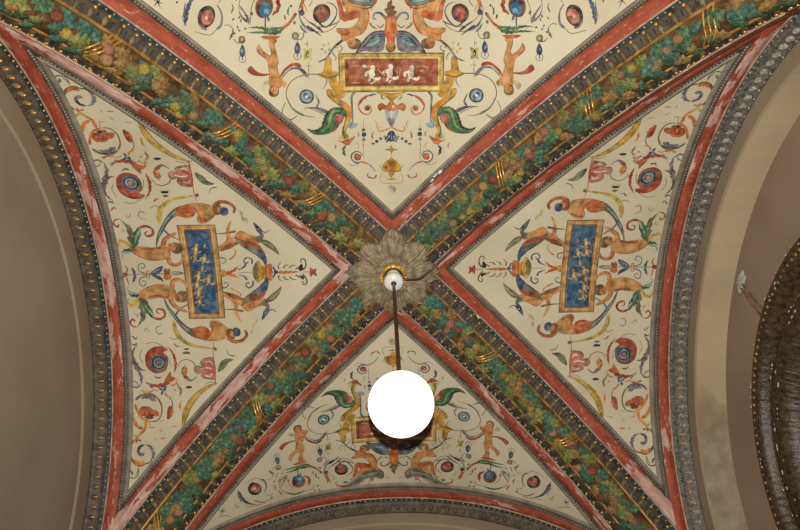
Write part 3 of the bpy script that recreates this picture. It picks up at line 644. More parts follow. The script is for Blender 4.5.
["P","Y",[[1483,416],[1486,418],[1490,418],[1495,416],[1499,413],[1501,409],[1500,405],[1497,403],[1493,403],[1488,405],[1484,409],[1482,413]]]]],
["painted_cherub",1,[["P","f",[[1813,297],[1787,243],[1771,161],[1708,136],[1646,147],[1600,178],[1582,228],[1562,277],[1556,304],[1594,312],[1610,333],[1631,333],[1631,292],[1635,247],[1664,208],[1698,199],[1680,253],[1690,296],[1716,302],[1735,272],[1770,294]]],
["P","t",[[1744,217],[1752,161],[1699,153],[1637,178],[1615,229],[1655,200],[1699,185]]],
["S","F",[8.3,11.1],[[1743,141],[1699,136],[1642,152],[1597,192]]],
["S","F",[8.3,8.3],[[1731,272],[1713,227],[1698,199]]],
["S","F",[8.3,8.3],[[1598,313],[1594,286],[1607,248]]],
["S","d",[5.5,5.5],[[1713,302],[1690,296],[1680,253],[1698,204]]],
["P","h",[[1538,188],[1522,194],[1510,210],[1506,230],[1511,251],[1523,266],[1539,271],[1556,265],[1567,249],[1571,229],[1567,208],[1555,193]]],
["P","f",[[1551,216],[1537,220],[1526,232],[1523,247],[1527,262],[1538,272],[1552,276],[1566,271],[1577,260],[1581,245],[1577,230],[1566,220]]],
["P","F",[[1544,242],[1538,243],[1534,248],[1533,255],[1534,261],[1538,266],[1544,268],[1549,266],[1553,261],[1555,254],[1553,248],[1549,243]]],
["P","k",[[1559,253],[1558,254],[1557,255],[1556,257],[1557,259],[1558,260],[1559,261],[1560,260],[1561,259],[1562,257],[1561,255],[1560,254]]],
["P","k",[[1561,233],[1559,233],[1558,235],[1558,236],[1558,238],[1559,240],[1561,240],[1562,240],[1563,238],[1563,236],[1563,234],[1562,233]]],
["S","d",[4.2,4.2],[[1534,258],[1534,241]]],
["S","F",[47.1,33.3],[[1713,186],[1707,246],[1677,298]]],
["S","F",[33.3,18.0],[[1680,300],[1752,309],[1817,331]]],
["S","F",[18.0,11.1],[[1823,326],[1830,360]]],
["S","d",[4.2,4.2],[[1702,289],[1754,295],[1815,318]]]]],
["painted_angel",0,[["P","v",[[1614,-43],[1612,-97],[1585,-144],[1538,-185],[1482,-222],[1496,-167],[1487,-109],[1499,-54],[1546,-42],[1592,-37]]],
["P","l",[[1596,-90],[1574,-128],[1529,-157],[1529,-110],[1565,-72]]],
["S","n",[4.2,6.9],[[1590,-34],[1594,-90],[1563,-137]]],
["S","n",[4.2,6.9],[[1582,-47],[1580,-103],[1551,-149]]],
["S","n",[4.2,6.9],[[1574,-60],[1567,-117],[1538,-160]]],
["S","n",[4.2,6.9],[[1566,-73],[1553,-130],[1526,-172]]],
["S","n",[4.2,6.9],[[1558,-87],[1540,-143],[1513,-183]]],
["S","n",[8.3,8.3],[[1610,-43],[1610,-97],[1583,-144],[1537,-185],[1484,-219]]],
["S","v",[19.4,8.3],[[1679,-28],[1718,-62],[1718,-99],[1692,-109],[1683,-90]]],
["S","r",[4.2,8.3],[[1650,-89],[1635,-66],[1654,-43]]],
["S","G",[5.5,5.5],[[1664,-126],[1637,-113],[1632,-89]]],
["P","v",[[1614,39],[1611,93],[1584,140],[1537,180],[1480,216],[1495,161],[1486,103],[1499,48],[1546,37],[1591,33]]],
["P","l",[[1596,86],[1573,123],[1528,152],[1528,105],[1564,67]]],
["S","n",[4.2,6.9],[[1590,30],[1593,86],[1562,133]]],
["S","n",[4.2,6.9],[[1581,43],[1579,99],[1549,144]]],
["S","n",[4.2,6.9],[[1573,56],[1566,112],[1537,155]]],
["S","n",[4.2,6.9],[[1565,69],[1552,125],[1524,167]]],
["S","n",[4.2,6.9],[[1557,82],[1539,138],[1511,178]]],
["S","n",[8.3,8.3],[[1609,39],[1609,93],[1582,140],[1535,180],[1482,213]]],
["S","v",[19.4,8.3],[[1679,25],[1718,60],[1718,97],[1691,106],[1682,88]]],
["S","r",[4.2,8.3],[[1649,86],[1634,63],[1654,39]]],
["S","G",[5.5,5.5],[[1663,123],[1636,109],[1632,86]]],
["A","h",[88.7,41.6],[[1690,-1],[1752,-5],[1804,1]]],
["A","d",[33.3,13.9],[[1692,-1],[1752,-4],[1795,1]]],
["P","F",[[1701,-30],[1700,27],[1650,32],[1605,37],[1573,22],[1528,14],[1528,-19],[1574,-28],[1605,-41],[1650,-35]]],
["S","d",[5.5,5.5],[[1690,-1],[1618,-2]]],
["P","o",[[1690,-19],[1694,0],[1627,2],[1610,-20],[1637,-29]]],
["P","d",[[1605,-8],[1601,-9],[1599,-13],[1598,-19],[1599,-24],[1602,-29],[1605,-30],[1609,-28],[1611,-24],[1612,-19],[1611,-13],[1609,-9]]],
["P","d",[[1605,26],[1601,25],[1599,20],[1598,15],[1599,9],[1601,5],[1605,4],[1609,5],[1611,9],[1612,15],[1611,20],[1608,25]]],
["P","d",[[1517,28],[1501,24],[1490,12],[1486,-4],[1490,-20],[1502,-31],[1517,-36],[1533,-31],[1544,-19],[1548,-3],[1544,13],[1532,24]]],
["P","f",[[1524,19],[1510,16],[1499,8],[1495,-4],[1499,-15],[1510,-23],[1525,-26],[1539,-23],[1550,-15],[1554,-3],[1550,8],[1539,16]]],
["P","k",[[1517,-8],[1516,-9],[1515,-10],[1514,-12],[1515,-14],[1516,-15],[1517,-16],[1519,-15],[1520,-14],[1520,-12],[1519,-10],[1518,-9]]],
["P","k",[[1517,9],[1516,8],[1515,7],[1514,5],[1515,3],[1516,2],[1517,1],[1518,2],[1519,3],[1520,5],[1519,7],[1518,8]]],
["S","d",[5.5,5.5],[[1534,-12],[1533,5]]]]],
["painted_roundel",1,[["P","k",[[1728,371],[1754,379],[1770,399],[1773,426],[1761,452],[1738,470],[1710,476],[1685,468],[1669,449],[1666,422],[1678,396],[1700,378]]],
["P","r",[[1722,380],[1742,386],[1755,401],[1757,422],[1748,442],[1730,456],[1708,461],[1689,455],[1676,439],[1674,419],[1683,399],[1701,384]]],
["S","v",[11.1,11.1],[[1738,445],[1722,408],[1688,389]]],
["P","F",[[1700,423],[1706,425],[1709,430],[1710,436],[1707,442],[1702,446],[1696,447],[1690,445],[1687,441],[1686,435],[1689,429],[1694,425]]],
["P","b",[[1709,380],[1712,385],[1711,392],[1705,399],[1698,406],[1690,409],[1683,408],[1680,404],[1681,397],[1687,389],[1694,383],[1702,380]]],
["P","p",[[1737,398],[1742,400],[1745,404],[1746,409],[1743,415],[1739,418],[1733,420],[1729,418],[1725,414],[1725,409],[1727,403],[1732,399]]],
["S","n",[13.9,4.2],[[1735,463],[1678,449],[1641,406],[1670,359],[1727,330],[1769,350],[1784,392]]],
["S","v",[4.2,19.4],[[1747,562],[1687,554],[1641,525],[1617,476]]],
["S","n",[19.4,4.2],[[1647,519],[1618,471],[1587,431]]],
["A","F",[11.1,30.5],[[1714,528],[1767,541],[1834,509]]],
["S","h",[6.9,4.2],[[1745,559],[1786,543],[1833,533]]],
["S","h",[4.2,4.2],[[1617,476],[1611,411],[1637,352],[1684,315]]],
["S","g",[4.2,4.2],[[1757,500],[1792,477],[1811,496]]],
["P","b",[[1855,378],[1859,380],[1861,386],[1861,395],[1858,403],[1854,409],[1849,412],[1845,409],[1843,403],[1843,394],[1846,386],[1850,380]]]]],
["painted_dolphin",1,[["P","G",[[1872,468],[1882,396],[1852,346],[1805,282],[1771,211],[1763,126],[1808,83],[1853,103],[1823,173],[1847,237],[1884,308],[1901,394]]],
["S","l",[5.5,13.9],[[1866,359],[1821,273],[1795,199],[1790,127]]],
["S","r",[5.5,12.5],[[1761,223],[1746,150],[1771,102],[1808,83]]],
["S","r",[12.5,5.5],[[1869,470],[1905,372],[1893,305],[1856,234]]],
["S","r",[11.1,4.2],[[1873,462],[1841,472],[1834,452]]],
["P","k",[[1797,119],[1801,120],[1803,123],[1804,127],[1803,130],[1800,133],[1796,134],[1792,133],[1790,130],[1789,127],[1790,123],[1793,120]]],
["P","p",[[1822,188],[1833,164],[1868,176],[1851,198]]],
["S","h",[4.2,4.2],[[1842,79],[1836,54],[1859,42]]],
["S","h",[4.2,4.2],[[1857,188],[1877,211],[1894,199]]],
["S","b",[8.3,8.3],[[1849,413],[1848,370]]]]],
["painted_blossom",1,[["P","r",[[1772,713],[1800,722],[1816,742],[1816,769],[1800,794],[1773,812],[1742,817],[1715,808],[1700,788],[1700,762],[1715,736],[1741,719]]],
["P","n",[[1764,722],[1786,729],[1798,746],[1798,768],[1786,788],[1764,803],[1739,807],[1717,800],[1705,784],[1705,762],[1718,741],[1739,727]]],
["P","B",[[1752,724],[1771,730],[1782,744],[1782,762],[1771,779],[1753,791],[1731,795],[1712,789],[1701,775],[1701,757],[1711,740],[1730,728]]],
["P","l",[[1736,738],[1744,740],[1749,747],[1749,755],[1744,763],[1736,769],[1726,770],[1718,768],[1714,761],[1714,753],[1718,745],[1727,739]]],
["S","b",[8.3,8.3],[[1727,760],[1674,765],[1621,769]]],
["S","b",[6.9,6.9],[[1721,753],[1682,737]]],
["A","r",[19.4,33.3],[[1711,723],[1752,681],[1822,685]]],
["A","g",[8.3,33.3],[[1615,883],[1615,783],[1611,700],[1654,637]]],
["S","F",[19.4,4.2],[[1641,654],[1674,614],[1706,585]]],
["A","g",[8.3,27.7],[[1824,882],[1871,798],[1861,716]]],
["S","v",[5.5,16.6],[[1738,915],[1704,901],[1675,870]]],
["S","h",[4.2,4.2],[[1735,915],[1799,902],[1864,834]]],
["S","h",[4.2,4.2],[[1660,857],[1761,839],[1816,807]]],
["A","F",[5.5,22.2],[[1788,931],[1817,913],[1852,899]]],
["S","h",[4.2,4.2],[[1859,713],[1858,665],[1819,639]]],
["P","d",[[1842,606],[1847,608],[1849,611],[1849,616],[1847,621],[1842,624],[1838,625],[1834,624],[1831,620],[1831,615],[1834,611],[1838,607]]],
["P","d",[[1882,597],[1887,598],[1889,602],[1889,606],[1887,610],[1883,613],[1878,614],[1874,613],[1872,609],[1871,605],[1874,601],[1878,598]]],
["P","g",[[1881,633],[1884,635],[1886,638],[1886,642],[1884,646],[1881,649],[1877,650],[1873,649],[1871,646],[1871,641],[1873,637],[1877,634]]],
["P","g",[[1616,946],[1618,947],[1619,950],[1618,954],[1616,958],[1613,961],[1610,962],[1607,961],[1606,958],[1607,953],[1609,950],[1612,947]]],
["P","d",[[1711,911],[1712,913],[1710,917],[1706,920],[1701,922],[1697,923],[1694,922],[1694,920],[1695,917],[1699,913],[1704,911],[1708,910]]],
["P","h",[[1703,871],[1702,874],[1698,876],[1692,877],[1687,876],[1684,875],[1683,873],[1684,870],[1688,868],[1694,867],[1699,868],[1702,869]]],
["P","g",[[1655,936],[1652,938],[1648,937],[1644,935],[1641,933],[1640,930],[1641,927],[1644,926],[1648,926],[1652,928],[1655,931],[1656,934]]],
["P","d",[[1639,895],[1636,895],[1634,892],[1633,888],[1633,884],[1635,881],[1638,879],[1641,880],[1643,882],[1644,886],[1644,890],[1642,893]]],
["P","h",[[1686,961],[1685,959],[1685,956],[1687,952],[1691,948],[1695,946],[1698,946],[1700,948],[1699,952],[1697,956],[1693,959],[1689,961]]],
["P","g",[[1673,913],[1674,910],[1677,907],[1682,905],[1687,904],[1691,904],[1693,906],[1693,908],[1690,911],[1685,913],[1680,915],[1675,914]]],
["P","d",[[1664,863],[1667,861],[1671,860],[1676,860],[1680,862],[1683,864],[1683,867],[1680,869],[1676,870],[1671,869],[1667,868],[1664,865]]],
["P","h",[[1625,918],[1628,917],[1631,919],[1634,922],[1635,925],[1635,929],[1633,931],[1630,931],[1626,930],[1623,927],[1622,923],[1622,920]]]]],
["painted_berry_scroll",1,[["P","k",[[1728,1056],[1754,1065],[1767,1085],[1763,1111],[1745,1136],[1716,1152],[1686,1157],[1661,1148],[1649,1127],[1652,1102],[1670,1077],[1698,1061]]],
["P","p",[[1720,1063],[1738,1069],[1746,1084],[1744,1102],[1731,1120],[1711,1132],[1689,1136],[1672,1129],[1663,1115],[1666,1096],[1679,1078],[1698,1066]]],
["P","d",[[1698,1070],[1704,1073],[1707,1078],[1706,1085],[1702,1092],[1694,1096],[1687,1098],[1680,1095],[1677,1090],[1678,1083],[1683,1076],[1690,1072]]],
["P","r",[[1727,1105],[1732,1107],[1734,1111],[1733,1117],[1729,1123],[1723,1126],[1717,1127],[1712,1125],[1710,1121],[1711,1115],[1715,1110],[1721,1106]]],
["P","w",[[1705,1099],[1709,1100],[1711,1103],[1710,1107],[1708,1110],[1703,1112],[1699,1113],[1695,1112],[1693,1109],[1693,1105],[1696,1102],[1700,1100]]],
["S","v",[5.5,13.9],[[1679,1160],[1647,1139],[1639,1109]]],
["S","v",[6.9,16.6],[[1775,1041],[1726,1018],[1665,1025],[1636,1056]]],
["S","h",[4.2,4.2],[[1636,1056],[1607,1100],[1628,1184]]],
["A","b",[33.3,13.9],[[1661,1235],[1752,1210],[1823,1160],[1872,1084]]],
["S","h",[9.7,4.2],[[1808,1120],[1850,1073],[1858,1020],[1843,974]]],
["S","o",[4.2,8.3],[[1841,1192],[1866,1110],[1873,1027]]],
["P","v",[[1844,973],[1849,975],[1852,979],[1851,983],[1848,988],[1843,991],[1836,992],[1831,990],[1828,986],[1828,982],[1832,977],[1837,974]]],
["S","n",[6.9,6.9],[[1767,1396],[1812,1344]]],
["S","n",[6.9,6.9],[[1755,1359],[1822,1378]]],
["S","n",[5.5,5.5],[[1801,1395],[1780,1345]]],
["P","g",[[1791,1257],[1793,1259],[1794,1261],[1793,1265],[1791,1268],[1787,1270],[1784,1271],[1782,1270],[1781,1267],[1782,1264],[1785,1260],[1788,1258]]],
["P","g",[[1817,1240],[1820,1241],[1820,1244],[1819,1247],[1817,1250],[1814,1253],[1810,1253],[1808,1252],[1807,1250],[1808,1246],[1811,1243],[1814,1240]]],
["P","g",[[1817,1255],[1819,1256],[1820,1258],[1819,1261],[1817,1264],[1814,1266],[1811,1267],[1809,1266],[1808,1263],[1808,1260],[1811,1258],[1814,1256]]],
["S","h",[6.9,2.8],[[1823,1405],[1839,1359],[1875,1303]]],
["S","h",[3.5,3.5],[[1779,1032],[1814,999],[1805,974]]]]],
["painted_putto",1,[["P","F",[[1594,793],[1592,689],[1577,701],[1572,729],[1578,779]]],
["P","f",[[1576,743],[1566,704],[1538,719],[1449,701],[1413,713],[1367,704],[1316,695],[1319,760],[1387,763],[1449,772],[1477,802],[1500,823],[1523,827],[1547,810],[1514,797],[1477,754],[1494,740],[1539,751]]],
["S","t",[11.1,19.4],[[1556,730],[1494,725],[1431,727],[1359,737]]],
["S","d",[4.2,4.2],[[1539,750],[1494,740],[1475,752]]],
["P","f",[[1345,763],[1342,692],[1305,686],[1282,709],[1278,752],[1309,769]]],
["S","f",[23.9,14.7],[[1324,694],[1305,670],[1287,684]]],
["P","h",[[1261,713],[1245,718],[1233,730],[1229,746],[1235,761],[1247,772],[1264,774],[1280,769],[1292,757],[1295,741],[1290,726],[1278,716]]],
["P","f",[[1270,715],[1257,719],[1247,728],[1244,740],[1249,751],[1259,759],[1272,762],[1285,757],[1294,748],[1297,736],[1293,725],[1283,717]]],
["P","k",[[1268,742],[1266,743],[1265,744],[1265,746],[1266,748],[1267,749],[1268,749],[1270,749],[1271,747],[1271,745],[1271,744],[1269,742]]],
["P","k",[[1266,726],[1264,727],[1263,728],[1263,730],[1264,732],[1265,733],[1266,733],[1268,733],[1269,731],[1269,730],[1269,728],[1268,726]]],
["P","m",[[1333,767],[1319,799],[1293,819],[1268,803],[1291,782]]],
["P","r",[[1400,892],[1420,872],[1391,843],[1373,805],[1369,762],[1360,806],[1366,856],[1381,881]]],
["S","r",[8.3,30.5],[[1344,703],[1393,663],[1421,610],[1407,564]]],
["S","v",[8.3,24.9],[[1344,689],[1392,640],[1402,592],[1381,556],[1343,528]]],
["S","w",[5.5,5.5],[[1362,679],[1403,630],[1411,592]]]]],
["painted_lantern",1,[["P","Y",[[1518,543],[1509,520],[1517,493],[1481,499],[1443,497],[1455,522],[1444,547],[1482,540]]],
["P","k",[[1484,512],[1474,514],[1467,518],[1465,522],[1467,526],[1475,529],[1485,529],[1495,528],[1502,524],[1504,520],[1502,516],[1494,513]]],
["P","w",[[1478,516],[1475,516],[1472,518],[1471,520],[1472,521],[1475,523],[1478,523],[1482,522],[1485,521],[1485,519],[1484,517],[1482,516]]],
["S","r",[4.2,4.2],[[1444,517],[1324,522]]],
["S","r",[4.2,4.2],[[1411,538],[1410,497]]],
["S","h",[4.2,4.2],[[1521,519],[1565,518]]],
["P","G",[[1543,523],[1540,524],[1538,525],[1537,527],[1538,529],[1540,530],[1543,531],[1546,530],[1549,529],[1549,527],[1549,525],[1546,524]]]]],
["painted_pendant_drop",1,[["P","b",[[1556,580],[1520,565],[1495,570],[1484,584],[1495,596],[1520,598]]],
["S","n",[4.2,4.2],[[1584,578],[1553,580]]],
["P","l",[[1520,582],[1515,583],[1511,584],[1509,586],[1511,588],[1515,589],[1520,589],[1526,588],[1529,587],[1531,585],[1529,583],[1525,582]]],
["S","n",[6.9,6.9],[[1484,584],[1461,585]]],
["S","G",[4.2,4.2],[[1495,596],[1473,607],[1454,597],[1453,575],[1472,562],[1495,570]]],
["P","G",[[1590,570],[1580,574],[1572,582],[1569,592],[1572,602],[1580,609],[1591,611],[1601,607],[1609,599],[1612,589],[1609,579],[1601,572]]],
["P","t",[[1589,577],[1583,579],[1579,583],[1578,588],[1580,594],[1584,598],[1589,599],[1594,597],[1598,593],[1599,587],[1598,582],[1594,578]]],
["S","G",[5.5,5.5],[[1569,581],[1572,555],[1590,540],[1610,540]]],
["A","v",[8.3,22.2],[[1659,561],[1628,543],[1607,518]]]]],
["painted_pendant_drop",1,[["P","b",[[1546,912],[1511,899],[1486,904],[1476,918],[1487,929],[1512,931]]],
["S","n",[4.2,4.2],[[1574,909],[1543,912]]],
["P","l",[[1511,915],[1506,916],[1502,917],[1501,919],[1502,921],[1506,922],[1511,922],[1517,921],[1520,919],[1522,917],[1520,916],[1516,915]]],
["S","n",[6.9,6.9],[[1476,918],[1453,920]]],
["S","G",[4.2,4.2],[[1487,929],[1466,940],[1447,931],[1446,910],[1464,897],[1486,904]]],
["P","G",[[1576,893],[1565,896],[1558,904],[1556,914],[1559,924],[1566,931],[1577,932],[1587,929],[1594,921],[1597,911],[1594,901],[1586,895]]],
["P","t",[[1574,899],[1569,901],[1565,905],[1564,911],[1566,916],[1570,920],[1575,921],[1580,919],[1584,915],[1585,909],[1583,904],[1579,900]]],
["S","G",[5.5,5.5],[[1557,921],[1560,941],[1581,962]]],
["A","G",[8.3,19.4],[[1648,962],[1618,962],[1576,987]]]]],
["painted_blue_rosette",1,[["S","h",[6.2,4.7],[[1266,436],[1312,409],[1350,428],[1360,496],[1348,581],[1308,642],[1236,668],[1154,635],[1108,573],[1089,488]]],
["S","G",[6.2,15.6],[[1226,669],[1149,631],[1103,563]]],
["P","n",[[1221,496],[1199,503],[1183,521],[1178,543],[1185,566],[1202,581],[1224,586],[1246,579],[1262,561],[1267,539],[1260,517],[1243,501]]],
["P","l",[[1221,505],[1203,511],[1190,525],[1186,543],[1192,561],[1206,573],[1224,577],[1242,571],[1254,558],[1259,539],[1253,521],[1239,509]]],
["P","b",[[1235,536],[1229,538],[1224,543],[1223,550],[1225,556],[1230,560],[1236,562],[1242,560],[1247,555],[1248,548],[1246,542],[1242,538]]],
["P","B",[[1213,516],[1208,518],[1204,523],[1203,529],[1205,536],[1209,540],[1214,542],[1219,540],[1223,535],[1224,528],[1223,522],[1218,517]]],
["P","w",[[1222,533],[1218,534],[1215,537],[1214,542],[1215,546],[1219,549],[1223,550],[1227,548],[1230,545],[1231,541],[1230,536],[1226,534]]],
["S","v",[6.2,15.6],[[1233,485],[1186,466],[1154,484]]],
["S","h",[5.0,5.0],[[1194,675],[1132,700],[1065,662]]],
["S","G",[4.7,15.6],[[1105,606],[1082,650],[1099,685]]]]],
["painted_leaf_scroll",1,[["A","g",[8.3,33.3],[[1642,874],[1643,807],[1630,745],[1643,662]]],
["S","r",[8.3,19.4],[[1636,681],[1660,630],[1724,576]]],
["S","G",[8.3,4.2],[[1626,700],[1613,737],[1605,765]]],
["A","n",[8.3,19.4],[[1676,508],[1644,459],[1608,415]]],
["S","h",[4.2,6.9],[[1706,538],[1668,499],[1642,450],[1648,376],[1674,315]]],
["P","b",[[1724,528],[1715,531],[1709,537],[1707,545],[1710,552],[1716,557],[1724,559],[1732,557],[1738,551],[1740,543],[1738,535],[1732,530]]],
["S","o",[8.3,4.2],[[1797,542],[1762,522],[1723,510]]],
["A","v",[8.3,19.4],[[1773,913],[1721,879],[1670,851]]],
["P","g",[[1726,836],[1724,837],[1722,840],[1721,845],[1722,849],[1724,852],[1726,853],[1729,852],[1731,849],[1731,844],[1731,840],[1729,837]]],
["P","d",[[1687,743],[1686,746],[1688,749],[1691,752],[1694,755],[1698,755],[1700,753],[1701,751],[1700,747],[1697,744],[1693,742],[1690,741]]],
["P","h",[[1695,650],[1697,652],[1701,653],[1705,653],[1709,651],[1712,648],[1712,645],[1711,643],[1707,642],[1703,642],[1699,644],[1696,647]]],
["P","r",[[1713,851],[1716,851],[1719,849],[1722,845],[1723,841],[1723,837],[1721,835],[1718,835],[1715,837],[1713,840],[1711,845],[1711,848]]],
["P","g",[[1687,754],[1689,752],[1690,748],[1689,744],[1687,740],[1684,738],[1681,738],[1679,740],[1679,744],[1680,748],[1682,752],[1685,754]]],
["P","d",[[1703,648],[1702,645],[1700,642],[1696,640],[1692,640],[1688,641],[1686,643],[1686,646],[1689,649],[1693,651],[1697,651],[1701,650]]]]],
["painted_leaf_sprinkle",1,[["A","h",[4.6,11.5],[[988,228],[972,216],[951,223]]],
["S","G",[3.4,3.4],[[914,230],[897,218],[872,225]]],
["A","p",[5.7,13.8],[[911,381],[898,369],[877,374]]],
["A","g",[6.9,16.6],[[1763,616],[1729,627],[1707,622]]],
["A","p",[19.4,8.3],[[1715,588],[1668,618],[1638,642]]],
["S","h",[4.2,4.2],[[1643,678],[1651,632],[1702,588]]],
["P","g",[[1668,582],[1662,584],[1659,587],[1657,591],[1659,595],[1663,598],[1668,599],[1673,597],[1677,594],[1678,590],[1677,586],[1673,583]]],
["P","h",[[1763,599],[1759,600],[1756,603],[1755,606],[1756,609],[1759,611],[1763,612],[1767,611],[1770,608],[1771,605],[1770,602],[1767,600]]],
["S","d",[4.2,4.2],[[1774,133],[1761,115],[1734,125]]],
["A","G",[6.9,16.6],[[1673,135],[1646,122],[1628,89]]],
["S","v",[5.5,5.5],[[1531,320],[1513,305],[1490,325]]],
["A","h",[5.5,13.9],[[1782,954],[1753,948],[1723,964]]],
["S","h",[4.2,4.2],[[1657,1010],[1661,983],[1643,963]]],
["S","G",[5.5,5.5],[[1751,1233],[1719,1220],[1686,1245]]],
["A","v",[6.9,16.6],[[1791,1219],[1743,1227],[1699,1247]]],
["A","h",[6.9,16.6],[[986,116],[966,130],[936,126]]],
["S","h",[3.5,3.5],[[1057,110],[1037,95],[1013,103]]]]],
["painted_tablet",0,[]],
["painted_relief",0,[["P","w",[[1378,-138],[1382,-108],[1355,-99],[1326,-113],[1331,-136],[1356,-143]]],
["P","w",[[1394,-102],[1386,-104],[1381,-110],[1379,-117],[1381,-124],[1387,-130],[1394,-132],[1401,-129],[1406,-124],[1408,-117],[1406,-109],[1401,-104]]],
["S","w",[16.6,16.6],[[1369,-133],[1358,-161],[1338,-157]]],
["S","w",[18.3,18.3],[[1333,-116],[1321,-88],[1335,-70]]],
["S","w",[18.3,18.3],[[1333,-132],[1306,-144]]],
["S","w",[8.3,8.3],[[1374,-129],[1351,-120],[1335,-127]]],
["S","k",[6.7,6.7],[[1376,-106],[1349,-99],[1328,-111]]],
["P","w",[[1383,-26],[1387,5],[1359,14],[1329,0],[1334,-24],[1359,-31]]],
["P","w",[[1399,11],[1391,9],[1386,3],[1384,-4],[1386,-12],[1392,-18],[1399,-20],[1407,-18],[1412,-12],[1414,-4],[1412,3],[1406,9]]],
["S","w",[17.3,17.3],[[1373,-21],[1362,-50],[1341,-45]]],
["S","w",[19.1,19.1],[[1336,-2],[1324,26],[1338,45]]],
["S","w",[19.1,19.1],[[1336,-19],[1308,-31]]],
["S","w",[8.7,8.7],[[1378,-16],[1355,-7],[1338,-14]]],
["S","k",[6.9,6.9],[[1380,7],[1352,14],[1331,2]]],
["P","w",[[1377,108],[1381,138],[1354,147],[1325,133],[1329,110],[1354,104]]],
["P","w",[[1392,143],[1385,141],[1380,136],[1378,129],[1380,121],[1385,116],[1392,114],[1400,116],[1405,121],[1407,129],[1405,136],[1400,141]]],
["S","w",[16.6,16.6],[[1368,113],[1356,85],[1336,90]]],
["S","w",[18.3,18.3],[[1331,131],[1320,159],[1334,177]]],
["S","w",[18.3,18.3],[[1332,115],[1304,104]]],
["S","w",[8.3,8.3],[[1372,117],[1350,126],[1334,120]]],
["S","k",[6.7,6.7],[[1374,140],[1347,147],[1327,136]]],
["S","t",[9.7,9.7],[[1399,-256],[1408,-218],[1395,-171],[1407,-133]]],
["S","t",[8.3,8.3],[[1388,-90],[1345,-48],[1383,-43]]],
["S","t",[8.3,8.3],[[1382,29],[1335,48],[1392,57]]],
["S","t",[9.7,9.7],[[1396,153],[1401,200],[1387,238]]],
["P","t",[[1373,204],[1369,202],[1366,197],[1365,191],[1366,184],[1369,179],[1373,177],[1377,179],[1379,184],[1380,191],[1379,197],[1377,202]]],
["P","t",[[1300,-201],[1297,-205],[1296,-216],[1295,-230],[1296,-245],[1298,-255],[1301,-259],[1304,-255],[1306,-244],[1306,-230],[1305,-216],[1303,-205]]],
["P","w",[[1403,-157],[1398,-159],[1395,-164],[1394,-171],[1395,-177],[1398,-182],[1403,-184],[1408,-182],[1411,-177],[1412,-170],[1411,-164],[1407,-159]]],
["S","w",[9.7,9.7],[[1294,-135],[1308,-106],[1332,-115]]],
["S","w",[8.3,8.3],[[1298,-20],[1317,0]]]]]]
# ---------------------------------------------------------------- structure
def barrel_w(n, lim=1.0): return [lim*math.sin(math.pi/2*(-1+2*i/n)) for i in range(n+1)]
mb = MB()
for k in 'LRFB':
    us = 25
    mb_rows = []
    for i in range(us+1):
        row = []
        for j in range(41):
            t = -1+2*j/40; u = 1.14*i/us; wv = math.sin(math.pi/2*t)
            lim = min(1.0, u); row.append(V(k, u, math.sin(math.asin(lim)*t), -.035))
        mb_rows.append(row)
    grid(mb, mb_rows)
struct(mb.build('ceiling', M['cream']))
mb = MB(); mb.add([(-2.6, -2.6, 0), (2.6, -2.6, 0), (2.6, 2.6, 0), (-2.6, 2.6, 0)], [(0, 1, 2, 3)])
mb.add([(-2.6, -2.6, -.15), (2.6, -2.6, -.15), (2.6, 2.6, -.15), (-2.6, 2.6, -.15)], [(3, 2, 1, 0)]); struct(mb.build('floor', M['floor'], smooth=False))
def prof(h, k, N=60):        # closed arch outline (lateral, height) from floor to floor, inset by h
    hw = (BY if k in 'LR' else 1.0) - h; z0 = -1.0
    pts = [(-hw, z0)]
    for i in range(N+1):
        a = math.pi*(1 - i/N); pts.append((hw*math.cos(a), ZS + (RISE-h)*math.sin(a)))
    return pts + [(hw, z0)]
def wallpt(k, u, l, z):
    return W({'L': (-u, l, z), 'R': (u, l, z), 'F': (l, u*BY, z), 'B': (l, -u*BY, z)}[k])
def make_wall(name, k, h, ut, mats):
    # jambs below the vault, face of the arch at u = 1.08, its soffit, and the tympanum wall at ut
    mb = MB(); P0, P1 = prof(0, k), prof(h, k)
    grid(mb, [[wallpt(k, 1.0, l, z) for l, z in (P0[0], P0[1])], [wallpt(k, 1.08, l, z) for l, z in (P0[0], P0[1])]], 1)
    grid(mb, [[wallpt(k, 1.0, l, z) for l, z in (P0[-1], P0[-2])], [wallpt(k, 1.08, l, z) for l, z in (P0[-1], P0[-2])]], 1)
    rows = [P0, P1]
    grid(mb, [[wallpt(k, 1.08, l, z) for l, z in P] for P in rows], 1)
    e = .006
    P2 = prof(h+e, k)
    grid(mb, [[wallpt(k, 1.08, l, z) for l, z in P1], [wallpt(k, 1.08+e, l, z) for l, z in P2]], 1)
    grid(mb, [[wallpt(k, 1.08+e, l, z) for l, z in P2], [wallpt(k, ut, l, z) for l, z in P2]], 2)
    n = len(P2)
    mb.add([wallpt(k, ut, l, z) for l, z in P2], [tuple([i, i+1, n-2-i, n-1-i]) for i in range(n//2-1)], 0)
    hw = 1.3
    mb.add([wallpt(k, ut+.1, -hw, -1), wallpt(k, ut+.1, hw, -1), wallpt(k, ut+.1, hw, 2.4), wallpt(k, ut+.1, -hw, 2.4)], [(0, 1, 2, 3)], 0)
    return struct(mb.build(name, mats, smooth=False))
make_wall('wall_left', 'L', .108, 1.087, [M['wall'], M['face'], M['wall']])
make_wall('wall_right', 'R', .085, 1.193, [M['wall_pink'], M['face'], M['wall_damp']])
make_wall('wall_front', 'F', .085, 1.16, [M['wall'], M['face'], M['face']])
make_wall('wall_back', 'B', .085, 1.16, [M['wall'], M['face'], M['face']])
